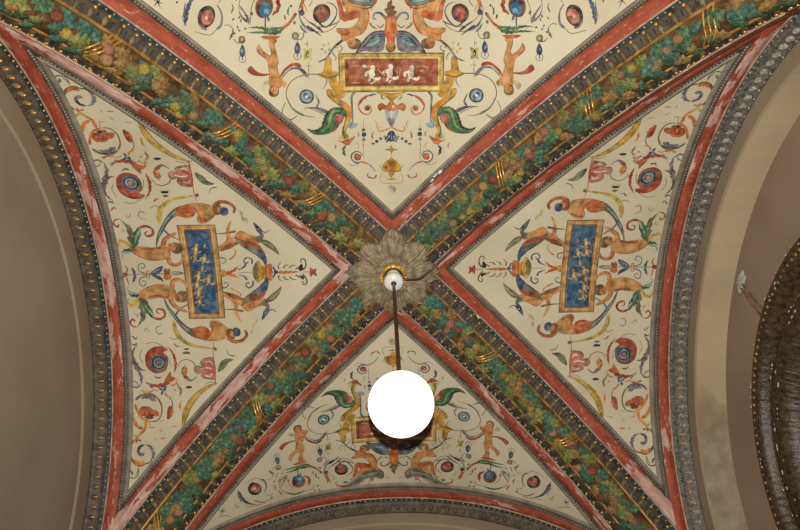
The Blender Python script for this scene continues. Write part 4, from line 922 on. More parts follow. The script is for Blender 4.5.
# ---------------------------------------------------------------- painted vault panels
VT = [(0.0, 0.0)]
for i in range(1, 2001):
    a0, a1 = math.pi/2*(i-1)/2000, math.pi/2*i/2000
    VT.append((math.sin(a1), VT[-1][1] + math.hypot(BY*(math.sin(a1)-math.sin(a0)), RISE*(math.cos(a1)-math.cos(a0)))))
def v2w(v):
    s = -1 if v < 0 else 1; v = abs(v); lo, hi = 0, 2000
    while hi-lo > 1:
        m = (lo+hi)//2
        if VT[m][1] <= v: lo = m
        else: hi = m
    (w0, v0), (w1, v1) = VT[lo], VT[hi]; return s*(w0 + (w1-w0)*(v-v0)/(v1-v0))
def strip(pts, wd, kind, z, col, fl):
    P = spline(pts, False, 8 if kind == 'A' else 6); n = len(P); L, R = [], []
    ln = [0]
    for i in range(1, n): ln.append(ln[-1] + math.hypot(P[i][0]-P[i-1][0], P[i][1]-P[i-1][1]))
    T = ln[-1] or 1; lob = max(3, round(T/(.75*max(wd)+6)))
    for i in range(n):
        a, b = P[max(0, i-1)], P[min(n-1, i+1)]; dx, dy = b[0]-a[0], b[1]-a[1]; d = math.hypot(dx, dy) or 1
        t = ln[i]/T; hw = (wd[0] + (wd[1]-wd[0])*t)/2
        if kind == 'S':
            hw *= min(1, .35 + 9*t, .35 + 9*(1-t)); a1 = a2 = max(hw, 1.0)
        else:
            env = min(1, .2+4*t)*min(1, .15+3*(1-t)) if wd[1] >= wd[0] else min(1, .3+4*t)*min(1, .1+2.2*(1-t))
            f = (t*lob) % 1.0; g = ((t*lob)+.5) % 1.0
            a1, a2 = hw*env*(.45+.75*f), hw*env*(.45+.75*g)
        nx, ny = -dy/d, dx/d
        L.append((P[i][0]+nx*a1, P[i][1]+ny*a1)); R.append((P[i][0]-nx*a2, P[i][1]-ny*a2))
    for i in range(n-1): fl.append(([L[i], L[i+1], R[i+1], R[i]], z, col))
def flat_faces(cmds):
    fl = []
    for zi, c in enumerate(cmds):
        t, col = c[0], PAL[c[1]]
        if t in 'SA': strip(c[3], c[2], t, zi, col, fl)
        else:
            P = spline(c[2], t == 'P', 5) if t == 'P' else c[2]
            xs, ys = [p[0] for p in P], [p[1] for p in P]; sz = min(max(xs)-min(xs), max(ys)-min(ys))
            for tri in tessellate_polygon([[Vector((p[0], p[1], 0)) for p in P]]): fl.append(([P[i] for i in tri], zi, col))
            if sz > 26 and c[1] not in 'mwtdYel':   # painter's darker contour line
                dk = tuple(x*.38 for x in col[:3]) + (1,); n = len(P); cx, cy = sum(xs)/n, sum(ys)/n
                for i in range(n):
                    a, b_ = P[i], P[(i+1) % n]; a0, b0 = P[i-1], P[(i+2) % n]
                    def off(p0, p1, p2, d):
                        dx, dy = p2[0]-p0[0], p2[1]-p0[1]; L_ = math.hypot(dx, dy) or 1; return (p1[0]-dy/L_*d, p1[1]+dx/L_*d)
                    wd_ = .7 + 1.3*(1 + math.sin(i*.37))/2
                    fl.append(([off(a0, a, b_, wd_), off(a, b_, b0, wd_), off(a, b_, b0, -wd_), off(a0, a, b_, -wd_)], zi + .5, dk))
    return fl
def cut_faces(fl, step=36):  # slice along the curved direction so that the paint lies on the vault
    out = []
    def clip(poly, v, keep_above):
        r = []
        for i in range(len(poly)):
            a, b = poly[i], poly[(i+1) % len(poly)]
            ia, ib = (a[1] >= v) == keep_above, (b[1] >= v) == keep_above
            if ia: r.append(a)
            if ia != ib:
                t = (v-a[1])/(b[1]-a[1]); r.append((a[0]+(b[0]-a[0])*t, v))
        return r
    for poly, z, col in fl:
        lo, hi = min(p[1] for p in poly), max(p[1] for p in poly)
        k = math.floor(lo/step)+1
        while k*step < hi and len(poly) > 2:
            low = clip(poly, k*step, False)
            if len(low) > 2: out.append((low, z, col))
            poly = clip(poly, k*step, True); k += 1
        if len(poly) > 2: out.append((poly, z, col))
    return out
def paint_part(name, k, faces, sgn, base, parent):
    mb = MB()
    for poly, z, col in faces:
        vs = [V(k, u/2000, max(-.99, min(.99, v2w(sgn*v/2000))), (base + .00016*z)/A) for u, v in poly]
        mb.add(vs, [tuple(range(len(vs)))], 0, col)
    return mb.build(name, M['paint'], parent, smooth=False, color=True)
def rectf(u0, u1, v0, v1, col, z=0): return ([(u0*2000, v0*2000), (u1*2000, v0*2000), (u1*2000, v1*2000), (u0*2000, v1*2000)], z, lin(col))
def tablet_faces(kind):
    if kind == 'A':
        u0, u1, V1, i0, i1, IV = .606, .737, .179, .630, .711, .157; fr, inn, hi, lo = 'a87e48', '1a4a6e', 'be9354', '6e4a28'
    else:
        u0, u1, V1, i0, i1, IV = .620, .742, .166, .643, .719, .142; fr, inn, hi, lo = 'b08f4c', '8c4230', 'c9a75c', '6e5228'
    f = [rectf(u0, u1, -V1, V1, lo, 0), rectf(u0+.004, u1-.004, -V1+.004, V1-.004, fr, 1),
         rectf(i0-.010, i1+.010, -IV-.010, IV+.010, hi, 2), rectf(i0-.005, i1+.005, -IV-.005, IV+.005, lo, 3), rectf(i0, i1, -IV, IV, inn, 4)]
    if kind == 'A':
        f += [rectf(i1-.004, i1, -IV, IV, '123450', 5), rectf(i0, i0+.003, -IV, IV, '2c688c', 5)]
    else:
        f += [rectf(i0, i0+.004, -IV, IV, '5c281c', 5), rectf(i0, i1, -IV, -IV+.006, '6a2e20', 5), rectf(u0+.008, u0+.013, -V1+.01, V1-.01, 'd0b268', 5)]
    return cut_faces(f)
def clusters(cmds, gap=22, tiny=60):   # one part per motif that stands apart on the plaster
    bx = []
    for c in cmds:
        P = c[3] if c[0] in 'SA' else c[2]; bx.append([min(p[0] for p in P), min(p[1] for p in P), max(p[0] for p in P), max(p[1] for p in P)])
    far = lambda a, b_: max(max(a[0], b_[0]) - min(a[2], b_[2]), max(a[1], b_[1]) - min(a[3], b_[3]))
    g = [[[i], list(bx[i])] for i in range(len(cmds))]
    def join(a, b_): a[0] += b_[0]; a[1] = [min(a[1][0], b_[1][0]), min(a[1][1], b_[1][1]), max(a[1][2], b_[1][2]), max(a[1][3], b_[1][3])]
    ch = True
    while ch:
        ch = False
        for i in range(len(g)):
            for j in range(i+1, len(g)):
                if far(g[i][1], g[j][1]) < gap: join(g[i], g.pop(j)); ch = True; break
            if ch: break
    for x in sorted(g, key=lambda q: len(q[0])):
        if len(g) > 1 and max(x[1][2]-x[1][0], x[1][3]-x[1][1]) < tiny:
            o = min((q for q in g if q is not x), key=lambda q: far(q[1], x[1])); join(o, x); g.remove(x)
    return [[cmds[i] for i in sorted(x[0])] for x in g]
CACHE = {d: [(n, mi, cut_faces(flat_faces(cc))) for n, mi, c in D if c for cc in ([c] if n == 'painted_relief' else clusters(c))] for d, D in (('A', DA), ('B', DB))}
PLABEL = {'painted_tablet': None}
def make_panel(k, kind, label):
    mb = MB(); rows = []; uv = []
    for j in range(97):
        wv = .80*(-1+2*j/96); u0 = abs(wv)+.17; u1 = .962
        if u0 > u1: u0 = u1
        rows.append([V(k, u0+(u1-u0)*i/8, wv, 0) for i in range(9)])
    grid(mb, rows)
    back = [[p - wnorm(k, .80*(-1+2*j/96))*.045 for p in row] for j, row in enumerate(rows)]; grid(mb, back)
    edge = lambda R_: R_[0] + [x[-1] for x in R_] + R_[-1][::-1] + [x[0] for x in R_[::-1]]
    grid(mb, [edge(rows), edge(back)])
    root = mb.build('frescoed_vault', M['cream'])
    tag(root, label, 'painted vault', 'frescoed vault cells')
    t = paint_part('painted_tablet', k, tablet_faces(kind), 1, .0012, root)
    part(t, 'painted oblong tablet, blue ground in an ochre frame' if kind == 'A' else 'painted oblong tablet, brick red ground in an ochre frame')
    for i, (n, mi, fc) in enumerate(CACHE[kind]):
        for sg in ((1, -1) if mi else (1,)):
            base = .0012 + .00025*i
            if n == 'painted_relief': paint_part('painted_relief', k, fc, 1, .0030, t)
            else: paint_part(n, k, fc, sg, base, root)
    return root
make_panel('L', 'A', 'cream painted vault cell with blue tablet, between the peeling left arch and the rosette')
make_panel('R', 'A', 'cream painted vault cell with an upright blue tablet, beside the salt-whitened right arch')
make_panel('F', 'B', 'cream painted vault cell behind the lit globe lamp, its red tablet half hidden')
make_panel('B', 'B', 'cream painted vault cell with a fully visible red tablet, green dragons and upside-down putti')
# ---------------------------------------------------------------- diagonal ribs
def bead_proto(m):
    mb = MB(); ball(mb, Vector((0, 0, 0)), (Vector((1, 0, 0)), Vector((0, 1, 0)), Vector((0, 0, 1))), 0, 10, 7); return mb.build('gilded_bead', m)
BEADG = bead_proto(M['gold']); BEADW = bead_proto(M['whitened']); BEADD = bead_proto(M['dullbead'])
def set_beads(lst, parent, src):
    for p, t, c, n, (a, b_, d) in lst:
        o = src.copy(); COL.objects.link(o); o.parent = parent
        o.matrix_basis = Matrix(((t.x*a, c.x*b_, n.x*d, p.x), (t.y*a, c.y*b_, n.y*d, p.y), (t.z*a, c.z*b_, n.z*d, p.z), (0, 0, 0, 1)))
        if src is BEADG: o['label'] = 'gilded bead'
R2 = math.sqrt(2)
QL = {'bead': .965, 'red': .985, 'egg': 1.03}
def rib_strip(mb, sx, sy, side, prof_, ulim, m, n=70, smin=None, wav=None):
    # prof_: (q, h) from outside to inside; ends mitred against the neighbours
    P, UVs = [], []
    for i in range(n+1):
        t = i/n; row, ur = [], []
        for q, h in prof_:
            s0 = max(q/R2, smin or 0); s1 = ulim - q/R2
            s = s0 + (s1-s0)*t
            row.append(RB(sx, sy, s, side*q, h)); ur.append((s*2.4 + (sx*3+sy*5+side*1.7), q*A + sx + side))
        P.append(row); UVs.append(ur)
    grid(mb, P, m, UVs)
def rib_frame(sx, sy, s, q, h):
    p = RB(sx, sy, s, q, h); t = (RB(sx, sy, s+.004, q, h) - p).normalized(); c = (RB(sx, sy, s, q+.004, h) - RB(sx, sy, s, q-.004, h)).normalized()
    nn = t.cross(c).normalized(); 
    if nn.z > 0: nn = -nn
    c = nn.cross(t).normalized() * (1 if nn.cross(t).dot(c) > 0 else -1)
    return p, t, c, nn
def arc_steps(sx, sy, q, s0, s1, pitch):   # parameters equally spaced along the real length
    out, s, acc = [], s0, 0; p = RB(sx, sy, s, q); ds = .002; nxt = pitch/2
    while s < s1:
        s += ds; p2 = RB(sx, sy, s, q); acc += (p2-p).length; p = p2
        if acc >= nxt: out.append(s); nxt += pitch
    return out
def leaf_mesh(kind, mat, seed):
    r = random.Random(seed); mb = MB(); N = 7
    if kind == 'vine': out = [(0, .02), (.05, .20), (.10, .36), (.17, .24), (.24, .18), (.33, .40), (.41, .47), (.47, .30), (.54, .17), (.62, .28), (.69, .33), (.76, .18), (.88, .10), (1.0, .0)]
    else: out = [(0, .03), (.12, .16), (.22, .11), (.35, .25), (.46, .17), (.58, .25), (.70, .14), (.82, .15), (1.0, 0)]
    rows = []
    for x, w_ in out:
        row = []
        for j in range(N):
            f = -1+2*j/(N-1)
            row.append(Vector((x, f*w_, .20*math.sin(x*2.6) - .22*abs(f)*w_*1.6 + .03*math.cos(f*9)*(1 if x < .9 else 0) + .05)))
        rows.append(row)
    grid(mb, rows)
    back = [[p + Vector((0, 0, -.05)) for p in row] for row in rows]; grid(mb, back)
    me = mb.build('leaf', mat); return me
def fruit_mesh(kind, mat):
    mb = MB()
    if kind == 'round': ball(mb, Vector((0, 0, 0)), (Vector((.5, 0, 0)), Vector((0, .5, 0)), Vector((0, 0, .5))), 0, 14, 9)
    else:
        prf = [(0, .62), (.16, .58), (.24, .42), (.30, .2), (.44, 0), (.5, -.2), (.44, -.4), (.25, -.52), (0, -.55)]
        grid(mb, [[Vector((z, r_*math.cos(2*math.pi*j/14), r_*math.sin(2*math.pi*j/14))) for j in range(15)] for r_, z in prf])
    ball(mb, Vector((.5 if kind == 'round' else -.55, 0, .1)), (Vector((.06, 0, 0)), Vector((0, .06, 0)), Vector((0, 0, .06))), 0, 6, 4)
    return mb.build('fruit', mat)
LEAVES = [leaf_mesh(k, M['leaf_'+c], i) for i, (k, c) in enumerate([('vine', 'g'), ('oak', 'g'), ('vine', 't'), ('oak', 't'), ('vine', 'y'), ('oak', 'o'), ('vine', 'o')])]
FRUITS = [fruit_mesh(k, M['fruit_'+c]) for k, c in [('round', 'p'), ('pear', 'y'), ('round', 'b'), ('round', 'r'), ('pear', 'b'), ('round', 'y')]]
def place(src, parent, p, t, c, n, sc, name):
    o = src.copy(); o.name = name; COL.objects.link(o)
    m = Matrix(((t.x*sc, c.x*sc, n.x*sc, p.x), (t.y*sc, c.y*sc, n.y*sc, p.y), (t.z*sc, c.z*sc, n.z*sc, p.z), (0, 0, 0, 1)))
    o.parent = parent; o.matrix_basis = m
    return o
def make_rib(sx, sy, label, worn, ties):
    global RIBLOC
    RIBLOC = RB(sx, sy, .5, 0, .0)
    root = empty('vault_rib', RIBLOC); tag(root, label, 'ceiling rib', 'garlanded vault ribs')
    r = random.Random(11 + sx*3 + sy*7)
    for side in (1, -1):
        mb = MB(); rib_strip(mb, sx, sy, side, [(.152, -.001), (.152, .006), (.143, .007), (.143, .003)], .962, 0)
        rib_strip(mb, sx, sy, side, [(.143, .003), (.133, .003), (.133, .007), (.130, .007), (.130, .003)], .968, 1)
        for s in arc_steps(sx, sy, side*.138, .12, .86, .017):
            p, t, c, n = rib_frame(sx, sy, s, side*.138, .004); ball(mb, p, (t*.0065, c*.0065, n*.007), 2, 6, 4)
        mb.build('bead_moulding', [M['grey'], M['greydark'], M['grey']], root)
        mb = MB(); rib_strip(mb, sx, sy, side, [(.132, .002), (.131, .0045), (.093, .0045), (.092, .002)], .985, 0)
        mb.build('red_band', M['red_worn'] if side in worn else M['red'], root)
        mb = MB()
        rib_strip(mb, sx, sy, side, [(.093, .003), (.093, .009), (.088, .009), (.088, .004)], .995, 0)
        rib_strip(mb, sx, sy, side, [(.088, .004), (.076, .006)], 1.0, 1)
        rib_strip(mb, sx, sy, side, [(.076, .006), (.074, .009), (.064, .011), (.052, .015), (.044, .021)], 1.03, 2, smin=.06)
        beads = MB(); big = []
        for i, s in enumerate(arc_steps(sx, sy, side*.066, .10, .965, .036)):
            p, t, c, n = rib_frame(sx, sy, s, side*.082, .007); ball(beads, p, (t*.0055, c*.0055, n*.006), 0, 6, 4)
        for i, s in enumerate(arc_steps(sx, sy, side*.066, .10, .965, .066)):
            p, t, c, n = rib_frame(sx, sy, s, side*.057, .0145); ball(mb, p, (t*.014, c*.026, n*.010), 3, 8, 5)
            s2 = s + .014
            p, t, c, n = rib_frame(sx, sy, s2, side*.058, .014); ball(mb, p, (t*.005, c*.018, n*.008), 1, 6, 4)
            p, t, c, n = rib_frame(sx, sy, s, side*.0715, .012); big.append((p, t, c, n, (.0088, .0098, .0105)))
            p, t, c, n = rib_frame(sx, sy, s, side*.047, .021); ball(beads, p, (t*.0055, c*.0055, n*.0055), 1, 6, 4)
        eg = mb.build('egg_and_dart_moulding', [M['pinkline'], M['teal'], M['greydark'], M['tongue']], root)
        part(beads.build('small_gilt_studs', [M['gold'], M['gilt_dull']], eg), 'small gilt studs'); set_beads(big, eg, BEADG)
        mb = MB(); rib_strip(mb, sx, sy, side, [(.045, .020), (.045, .026), (.040, .027), (.038, .022)], 1.03, 0, smin=.07)
        part(mb.build('gold_fillet', M['gilt_dull'], root), 'thin gilded fillet')
    # garland
    mb = MB(); P = []
    for i in range(61):
        s = .06 + .945*i/60
        P.append([RB(sx, sy, s, q, h) for q, h in [(-.040, .020), (-.032, .026), (-.016, .031), (0, .032), (.016, .031), (.032, .026), (.040, .020)]])
    grid(mb, P); gar = mb.build('fruit_garland', M['brownbase'], root); gar['label'] = 'carved garland of painted leaves and fruit'
    RIBL = RIBLOC
    steps = arc_steps(sx, sy, 0, .105, .985, .075)
    for i, s in enumerate(steps):
        near_tie = min(abs(s-x) for x in ties) < .022
        for j in range(3):
            q = (-.020, .020, .0)[j] + r.uniform(-.005, .005)
            p, t, c, n = rib_frame(sx, sy, s + r.uniform(-.012, .012), q, .028 + (.006 if j == 2 else .0))
            a = (1, -1, 0)[j]*r.uniform(.3, .9)*(-1) + r.uniform(-.3, .3)
            if r.random() < .25: a += math.pi
            td, cd_ = t*math.cos(a) + c*math.sin(a), c*math.cos(a) - t*math.sin(a)
            tilt = r.uniform(-.1, .25); td2 = (td + n*tilt).normalized(); n2 = (n - td*tilt).normalized()
            k = r.choice([0, 0, 1, 2, 2, 3, 0, 0, 4, 4, 5, 6])
            if near_tie and j == 2: continue
            sc = r.uniform(.078, .108); place(LEAVES[k], gar, p - td2*sc*.45 + n*.004, td2, td2.cross(-n2)*-1, n2, sc, 'leaf')
        if i % 3 != 1 and not near_tie and i > 0:
            for _ in range(r.choice([1, 1, 2])):
                q = r.uniform(-.026, .026); p, t, c, n = rib_frame(sx, sy, s + r.uniform(.008, .03), q, .040)
                a = r.uniform(0, 6.28); td = t*math.cos(a) + c*math.sin(a)
                place(r.choice(FRUITS), gar, p, td, n.cross(td), n, r.uniform(.044, .064), 'fruit')
    for s in ties:
        mb = MB()
        for d in (-.008, .0, .008):
            pts = [RB(sx, sy, s + d + .018*f*sx*sy, .040*f, .022 + .026*math.cos(f*1.45)) for f in [x/6 for x in range(-6, 7)]]
            tube(mb, pts, .0042, 0, 6)
        part(mb.build('ribbon_tie', M['gold'], gar), 'gilded ribbon tie')
    return root
make_rib(-1, -1, 'garland rib running from the rosette to the top left corner, lower red band peeling', (1,), (.28, .53, .80))
make_rib(1, -1, 'garland rib with the brown electric cable running along its edge', (), (.36, .60, .84))
make_rib(-1, 1, 'garland rib left of the globe lamp, running down to the foot of the left arch', (1,), (.50, .83))
make_rib(1, 1, 'garland rib right of the globe lamp, running down to the foot of the right arch', (-1,), (.33, .62))
def chips(root_name, sx, sy, spots):
    root = bpy.data.objects[root_name]; r = random.Random(2)
    for s, q in spots:
        mb = MB(); p, t, c, n = rib_frame(sx, sy, s, q, .006)
        N = 10; mb.add([p + n*.004] + [p + (t*math.cos(2*math.pi*j/N)*.016 + c*math.sin(2*math.pi*j/N)*.009)*r.uniform(.5, 1.2) for j in range(N)], [(0, 1+j, 1+(j+1) % N) for j in range(N)])
        part(mb.build('plaster_chip', M['whitechip'], root), 'bare white plaster chip')
chips('vault_rib.001', 1, -1, [(.245, -.141), (.26, -.138), (.232, -.136)]); chips('vault_rib.003', 1, 1, [(.21, .05), (.25, .088), (.62, -.02)])
for o in LEAVES + FRUITS: bpy.data.objects.remove(o)
# ---------------------------------------------------------------- arch borders
def arch_strip(mb, k, prof_, qk, m, n=110, ur=1.0):
    P, UVs = [], []
    for i in range(n+1):
        row, uv = [], []
        for u, h in prof_:
            wl = min(.995, u - qk*R2); a = math.asin(wl)*(-1+2*i/n); wv = math.sin(a)
            row.append(V(k, u, wv, h)); uv.append((a*1.4 + 'LRFB'.index(k)*3.1, u*A))
        P.append(row); UVs.append(uv)
    grid(mb, P, m, UVs)
def arch_frame(k, u, wv, h):
    p = V(k, u, wv, h); n = wnorm(k, wv); c = (V(k, u+.01, wv, h) - p).normalized(); return p, c.cross(n).normalized(), c, n
def arch_steps(k, wl, pitch):
    out, acc, nxt = [], 0, pitch/2; a, e = -math.asin(wl), math.asin(wl); p = V(k, 1, math.sin(a))
    while a < e:
        a += .001; p2 = V(k, 1, math.sin(a)); acc += (p2-p).length; p = p2
        if acc >= nxt: out.append(math.sin(a)); nxt += pitch
    return out
def make_arch(k, label, worn, whitened):
    root = empty('arch_border', V(k, 1.02, 0)); tag(root, label, 'arch border', 'moulded arch borders')
    mb = MB(); arch_strip(mb, k, [(.950, -.001), (.950, .006), (.968, .007), (.968, .003)], .143, 0); arch_strip(mb, k, [(.968, .003), (.980, .003), (.980, .007), (.982, .007), (.982, .003)], .133, 1)
    for wv in arch_steps(k, .78, .017):
        p, t, c, n = arch_frame(k, .974, wv, .004); ball(mb, p, (t*.0065, c*.0065, n*.007), 2, 6, 4)
    mb.build('bead_moulding', [M['grey'], M['greydark'], M['grey']], root)
    mb = MB(); arch_strip(mb, k, [(.981, .002), (.982, .0045), (1.020, .0045), (1.021, .002)], .092, 0)
    mb.build('red_band', M['red_worn'] if worn else M['red'], root)
    mb = MB(); arch_strip(mb, k, [(1.020, .003), (1.020, .009), (1.024, .009), (1.024, .004)], .088, 0)
    arch_strip(mb, k, [(1.024, .004), (1.038, .006)], .076, 1)
    arch_strip(mb, k, [(1.038, .006), (1.040, .012), (1.052, .016), (1.064, .022), (1.074, .030), (1.080, .030), (1.080, -.01)], .07, 2)
    beads = MB(); bigg, bigw = [], []; W_ = (M['whitened'] if whitened else M['tongue'])
    for wv in arch_steps(k, .95, .034):
        p, t, c, n = arch_frame(k, 1.031, wv, .007); ball(beads, p, (t*.0055, c*.0055, n*.006), 1 if whitened else 0, 6, 4)
    for wv in arch_steps(k, .95, .055):
        p, t, c, n = arch_frame(k, 1.061, wv, .021); ball(mb, p, (t*.015, c*.022, n*.012), 3, 8, 5)
        low = whitened and wv < .05
        p, t, c, n = arch_frame(k, 1.052, wv, .026); (bigw if low else bigg).append((p, t, c, n, (.006, .014, .009)))
        p, t, c, n = arch_frame(k, 1.074, wv, .030); ball(mb, p, (t*.006, c*.006, n*.006), 3, 6, 4)
    eg = mb.build('egg_and_dart_moulding', [M['pinkline'], M['slate'] if whitened else M['teal'], M['slate'] if whitened else M['greydark'], W_], root)
    beads.build('small_studs', [M['gold'], M['whitened'] if whitened else M['gilt_dull']], eg); set_beads(bigg, eg, BEADD if k == 'F' else BEADG); set_beads(bigw, eg, BEADW)
make_arch('L', 'arch border with badly peeled red band and gilt beads, along the left wall', True, False)
make_arch('R', 'arch border with salt-whitened mouldings beside a sound red band, along the right wall', False, True)
make_arch('F', 'arch border below the globe lamp, its red band crowning the bottom of the view', False, False)
for o in (BEADG, BEADW, BEADD): bpy.data.objects.remove(o)
# ---------------------------------------------------------------- rosette, lamp, cable
BOSS = W((0, 0, H))
ro = empty('ceiling_rosette', BOSS); tag(ro, 'taupe acanthus rosette with gilt ring where the four ribs meet', 'ceiling rosette')
def acanthus(ang, r0, r1, wd, h0, h1, name='acanthus_leaf'):
    mb = MB(); rows = []; N = 13; K = 14
    for i in range(K+1):
        t = i/K; row = []
        env = wd*(.45+.55*math.sin(math.pi*t*.62))*math.sqrt(max(0, 1-t**5))*(1 + .14*math.cos(t*30)) + .001
        hh = h0 + (h1-h0)*t + .014*math.sin(math.pi*t)
        for j in range(N):
            f = -1+2*j/(N-1); rr = r0 + (r1-r0)*t + .012*abs(f)*(-1)*t
            x, y = rr, f*env
            c, s = math.cos(ang), math.sin(ang); X, Y = x*c - y*s, x*s + y*c
            z = H - .4*(min(abs(X), abs(Y))**2) - hh + .010*f*f - .0065*math.cos(f*3*math.pi)*(1-t*.4)
            row.append(W((X, Y, z)))
        rows.append(row)
    grid(mb, rows); grid(mb, [[p + Vector((0, 0, .012)) for p in row] for row in rows])
    mb.build(name, M['taupe'], ro)
for i in range(8):
    a = i*math.pi/4; web_ = i % 2 == 0; R1 = .172 if web_ else .165; hh = .034 if web_ else .060
    acanthus(a, .03, R1, .030, .062, hh-.004)
    for d, f in ((.16, .93), (.32, .82)):
        acanthus(a+d, .03, R1*f, .021, .056, hh*.9 if not web_ else hh+.01*d/.16); acanthus(a-d, .03, R1*f, .021, .056, hh*.9 if not web_ else hh+.01*d/.16)
for i in range(14): acanthus(i*math.pi/7, .03, .088, .014, .068, .060)
mb = MB(); lathe(mb, BOSS, [(0, -.030*A), (.09*A, -.034*A), (.118*A, -.030*A), (.125*A, -.020*A), (.126*A, .02*A)], 48); mb.build('rosette_ground', M['ground'], ro)
mb = MB(); n = 36
lathe(mb, BOSS, [(.030*A, -.060*A), (.034*A, -.080*A), (.040*A, -.086*A), (.047*A, -.078*A), (.050*A, -.055*A)], n)
for j in range(18):
    a = 2*math.pi*j/18; ball(mb, BOSS + Vector((.042*A*math.cos(a), .042*A*math.sin(a), -.086*A)), (Vector((.008, 0, 0)), Vector((0, .008, 0)), Vector((0, 0, .006))), 0, 6, 4)
part(mb.build('gilt_ring', M['gold'], ro), 'gilt ring around the lamp fitting')
mb = MB(); lathe(mb, BOSS, [(.0, -.064*A), (.034*A, -.064*A)], n); mb.build('socket_plate', M['brass'], ro)
LX, LY = 0.0, 0.0
GC = W((0, 0, H - .858)); GR = .0785*A
la = empty('pendant_lamp', BOSS + Vector((0, 0, -.06*A))); tag(la, 'lit white globe pendant lamp on a long brown rod below the rosette', 'pendant lamp')
mb = MB(); lathe(mb, BOSS, [(0, -.062*A), (.020*A, -.062*A), (.025*A, -.066*A), (.025*A, -.082*A), (.018*A, -.088*A), (.018*A, -.098*A), (.029*A, -.101*A), (.033*A, -.108*A), (.033*A, -.124*A), (.029*A, -.131*A), (.008*A, -.134*A), (0, -.134*A)], 32)
part(mb.build('canopy', M['ceramic'], la), 'white porcelain ceiling canopy')
mb = MB(); tube(mb, [BOSS + Vector((0, 0, -.13*A)), GC + Vector((0, 0, GR*.97))], .0088, 0, 12); ball(mb, BOSS + Vector((0, 0, -.136*A)), (Vector((.016, 0, 0)), Vector((0, .016, 0)), Vector((0, 0, .012))), 0, 10, 6)
mb.build('rod', M['brass'], la)
mb = MB(); lathe(mb, GC, [(.010, GR*1.09), (.018, GR*1.07), (.024, GR*1.02), (.026, GR*.97), (0, GR*.95)], 20); mb.build('globe_holder', M['brass'], la)
mb = MB(); ball(mb, GC, (Vector((GR, 0, 0)), Vector((0, GR, 0)), Vector((0, 0, GR))), 0, 40, 24)
part(mb.build('globe', M['opal'], la), 'glowing white glass globe')
mb = MB()
pts = [BOSS + Vector((.02, .0, -.092*A)), W((.05, .004, H-.092)), W((.088, .010, H-.075)), W((.115, -.002, H-.06)), RB(1, -1, .135, .088, .030)]
pts = [Vector(p) for p in spline([tuple(p) for p in pts], False, 5)] + [RB(1, -1, .15 + (.955-.15)*i/50, .088 + .0012*math.sin(i*.9), .018) for i in range(51)]
tube(mb, pts, .0072, 0, 8)
ca = mb.build('electric_cable', M['cable']); tag(ca, 'thin brown electric cable from the lamp fitting along the upper right rib', 'cable')
# ---------------------------------------------------------------- carved arch and bracket on the right wall
UT = 1.193; CY, CZ, RR = .078, ZS-.130, .618
ar = empty('carved_arch', W((UT, CY, CZ))); tag(ar, 'blackened carved and gilded arch surround low on the right wall', 'carved arch')
def ca_pt(a, r, d):          # a: angle, below 0 and beyond pi the jambs run straight down
    if a < 0: return W((UT-d, CY + r, CZ + a))
    if a > math.pi: return W((UT-d, CY - r, CZ - (a-math.pi)))
    return W((UT-d, CY + r*math.cos(a), CZ + r*math.sin(a)))
angs = [-1.2, -.6, -.3, -.1] + [math.pi*i/90 for i in range(91)] + [math.pi + x for x in (.1, .3, .6, 1.2)]
def ca_strip(name, prof_, mat, lab=None, carve=0):
    mb = MB(); r = random.Random(len(name)); P = []
    aa = angs if not carve else [-1.2, -.6, -.2] + [math.pi*i/360 for i in range(361)] + [math.pi + x for x in (.2, .6, 1.2)]
    for i, a in enumerate(aa):
        P.append([ca_pt(a, rr, d + (carve*math.sin(i*1.26 + j*2.1)*.25 + carve*r.uniform(-.6, .6) if 0 < j < len(prof_)-1 else 0)) for j, (rr, d) in enumerate(prof_)])
    grid(mb, P); o = mb.build(name, mat, ar)
    if lab: part(o, lab)
ca_strip('outer_moulding', [(RR, 0), (RR, .030), (RR-.006, .040), (RR-.022, .042), (RR-.030, .032)], M['carved'])
ca_strip('carved_roll', [(RR-.030, .030), (RR-.038, .050), (RR-.052, .060), (RR-.066, .058), (RR-.078, .046), (RR-.084, .028)], M['carved'], None, .004)
ca_strip('cavetto', [(RR-.084, .028), (RR-.095, .018), (RR-.115, .020), (RR-.122, .034)], M['carved'], None, .004)
ca_strip('inner_carving', [(RR-.134, .034), (RR-.15, .06), (RR-.18, .07), (RR-.21, .06), (RR-.235, .03), (RR-.24, -.02)], M['carved'], None, .005)
mb = MB()
for i in range(230):
    a = math.pi*(i+.5)/230; p = ca_pt(a, RR-.128, .036); t = (ca_pt(a+.01, RR-.128, .036) - p).normalized()
    ball(mb, p, (t*.0055, Vector((1, 0, 0))*.008, t.cross(Vector((1, 0, 0)))*.009), 0, 6, 4)
ob = mb.build('gilt_bead_row', M['gold'], ar); part(ob, 'row of small gilt beads')
mb = MB()
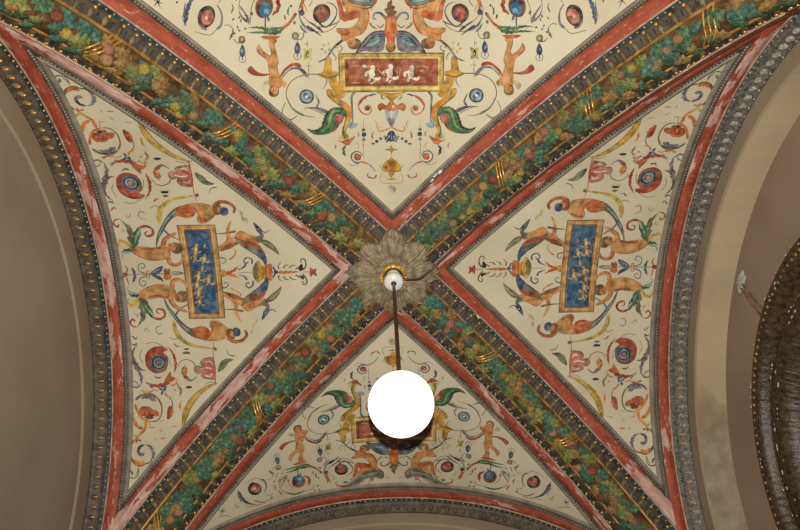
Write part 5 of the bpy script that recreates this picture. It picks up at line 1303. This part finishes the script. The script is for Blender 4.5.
for i in range(75):
    a = math.pi*(i+.5)/75; p = ca_pt(a, RR-.052, .058); ball(mb, p, (Vector((0, .010, 0)), Vector((.007, 0, 0)), Vector((0, 0, .010))), 0, 6, 4)
ob = mb.build('gilt_bead_row', M['gilt_dull'], ar); part(ob, 'row of dull gilt beads on the roll')
mb = MB(); r = random.Random(5)
for i in range(130):
    a = r.uniform(.3, 2.8); q = r.choice([.004, .004, .02, .095, .105, .115, .16, .18, .2]); p = ca_pt(a, RR-q, .042 if q < .03 else (.022 if q < .13 else .072)); s = r.uniform(.002, .007)
    t = (ca_pt(a+.01, RR-q, 0) - ca_pt(a, RR-q, 0)).normalized(); ball(mb, p, (t*s*1.7, Vector((.003, 0, 0)), t.cross(Vector((1, 0, 0)))*s*.8), 0, 6, 4)
part(mb.build('gesso_flakes', M['chips'], ar), 'whitish flakes of bare gesso')
mb = MB(); P = [[ca_pt(a, RR-.24, 0) for a in angs], [ca_pt(a, RR-.24, -.04) for a in angs]]; grid(mb, P)
n = len(angs); mb.add([ca_pt(a, RR-.24, .004) for a in angs], [(i, i+1, n-2-i, n-1-i) for i in range(n//2-1)], 0)
mb.build('recessed_panel', M['carved'], ar)
br = empty('wall_bracket', W((UT, .015, ZS+.69))); tag(br, 'pair of rusty rods in a grey filler patch on the right wall', 'bracket')
mb = MB(); r = random.Random(3); N = 22
ring = [[W((UT - d, .013 + rr*f*math.cos(2*math.pi*j/N), ZS + .690 + rr*1.0*math.sin(2*math.pi*j/N)*.62*f)) for j in range(N+1)] for f, d in ((1, -.002), (.85, .006), (.5, .009), (.0, .010)) for rr in (.040,)]
for row in ring:
    for j in range(N): row[j] = row[j] + (row[j]-W((UT, .013, ZS+.69)))*(.22*math.sin(j*1.9)+.1*math.sin(j*4.3))*1.0
    row[N] = row[0].copy()
grid(mb, ring); part(mb.build('filler_patch', M['patch'], br), 'ragged grey-green filler patch')
for dy in (-.006, .010):
    mb = MB(); tube(mb, [W((UT-.008, .018+dy, ZS+.668)), W((UT-.014, .030+dy*1.2, ZS+.59)), W((UT-.02, .042+dy*1.4, ZS+.50))], .0058, 0, 8); mb.build('rod', M['rust'], br)
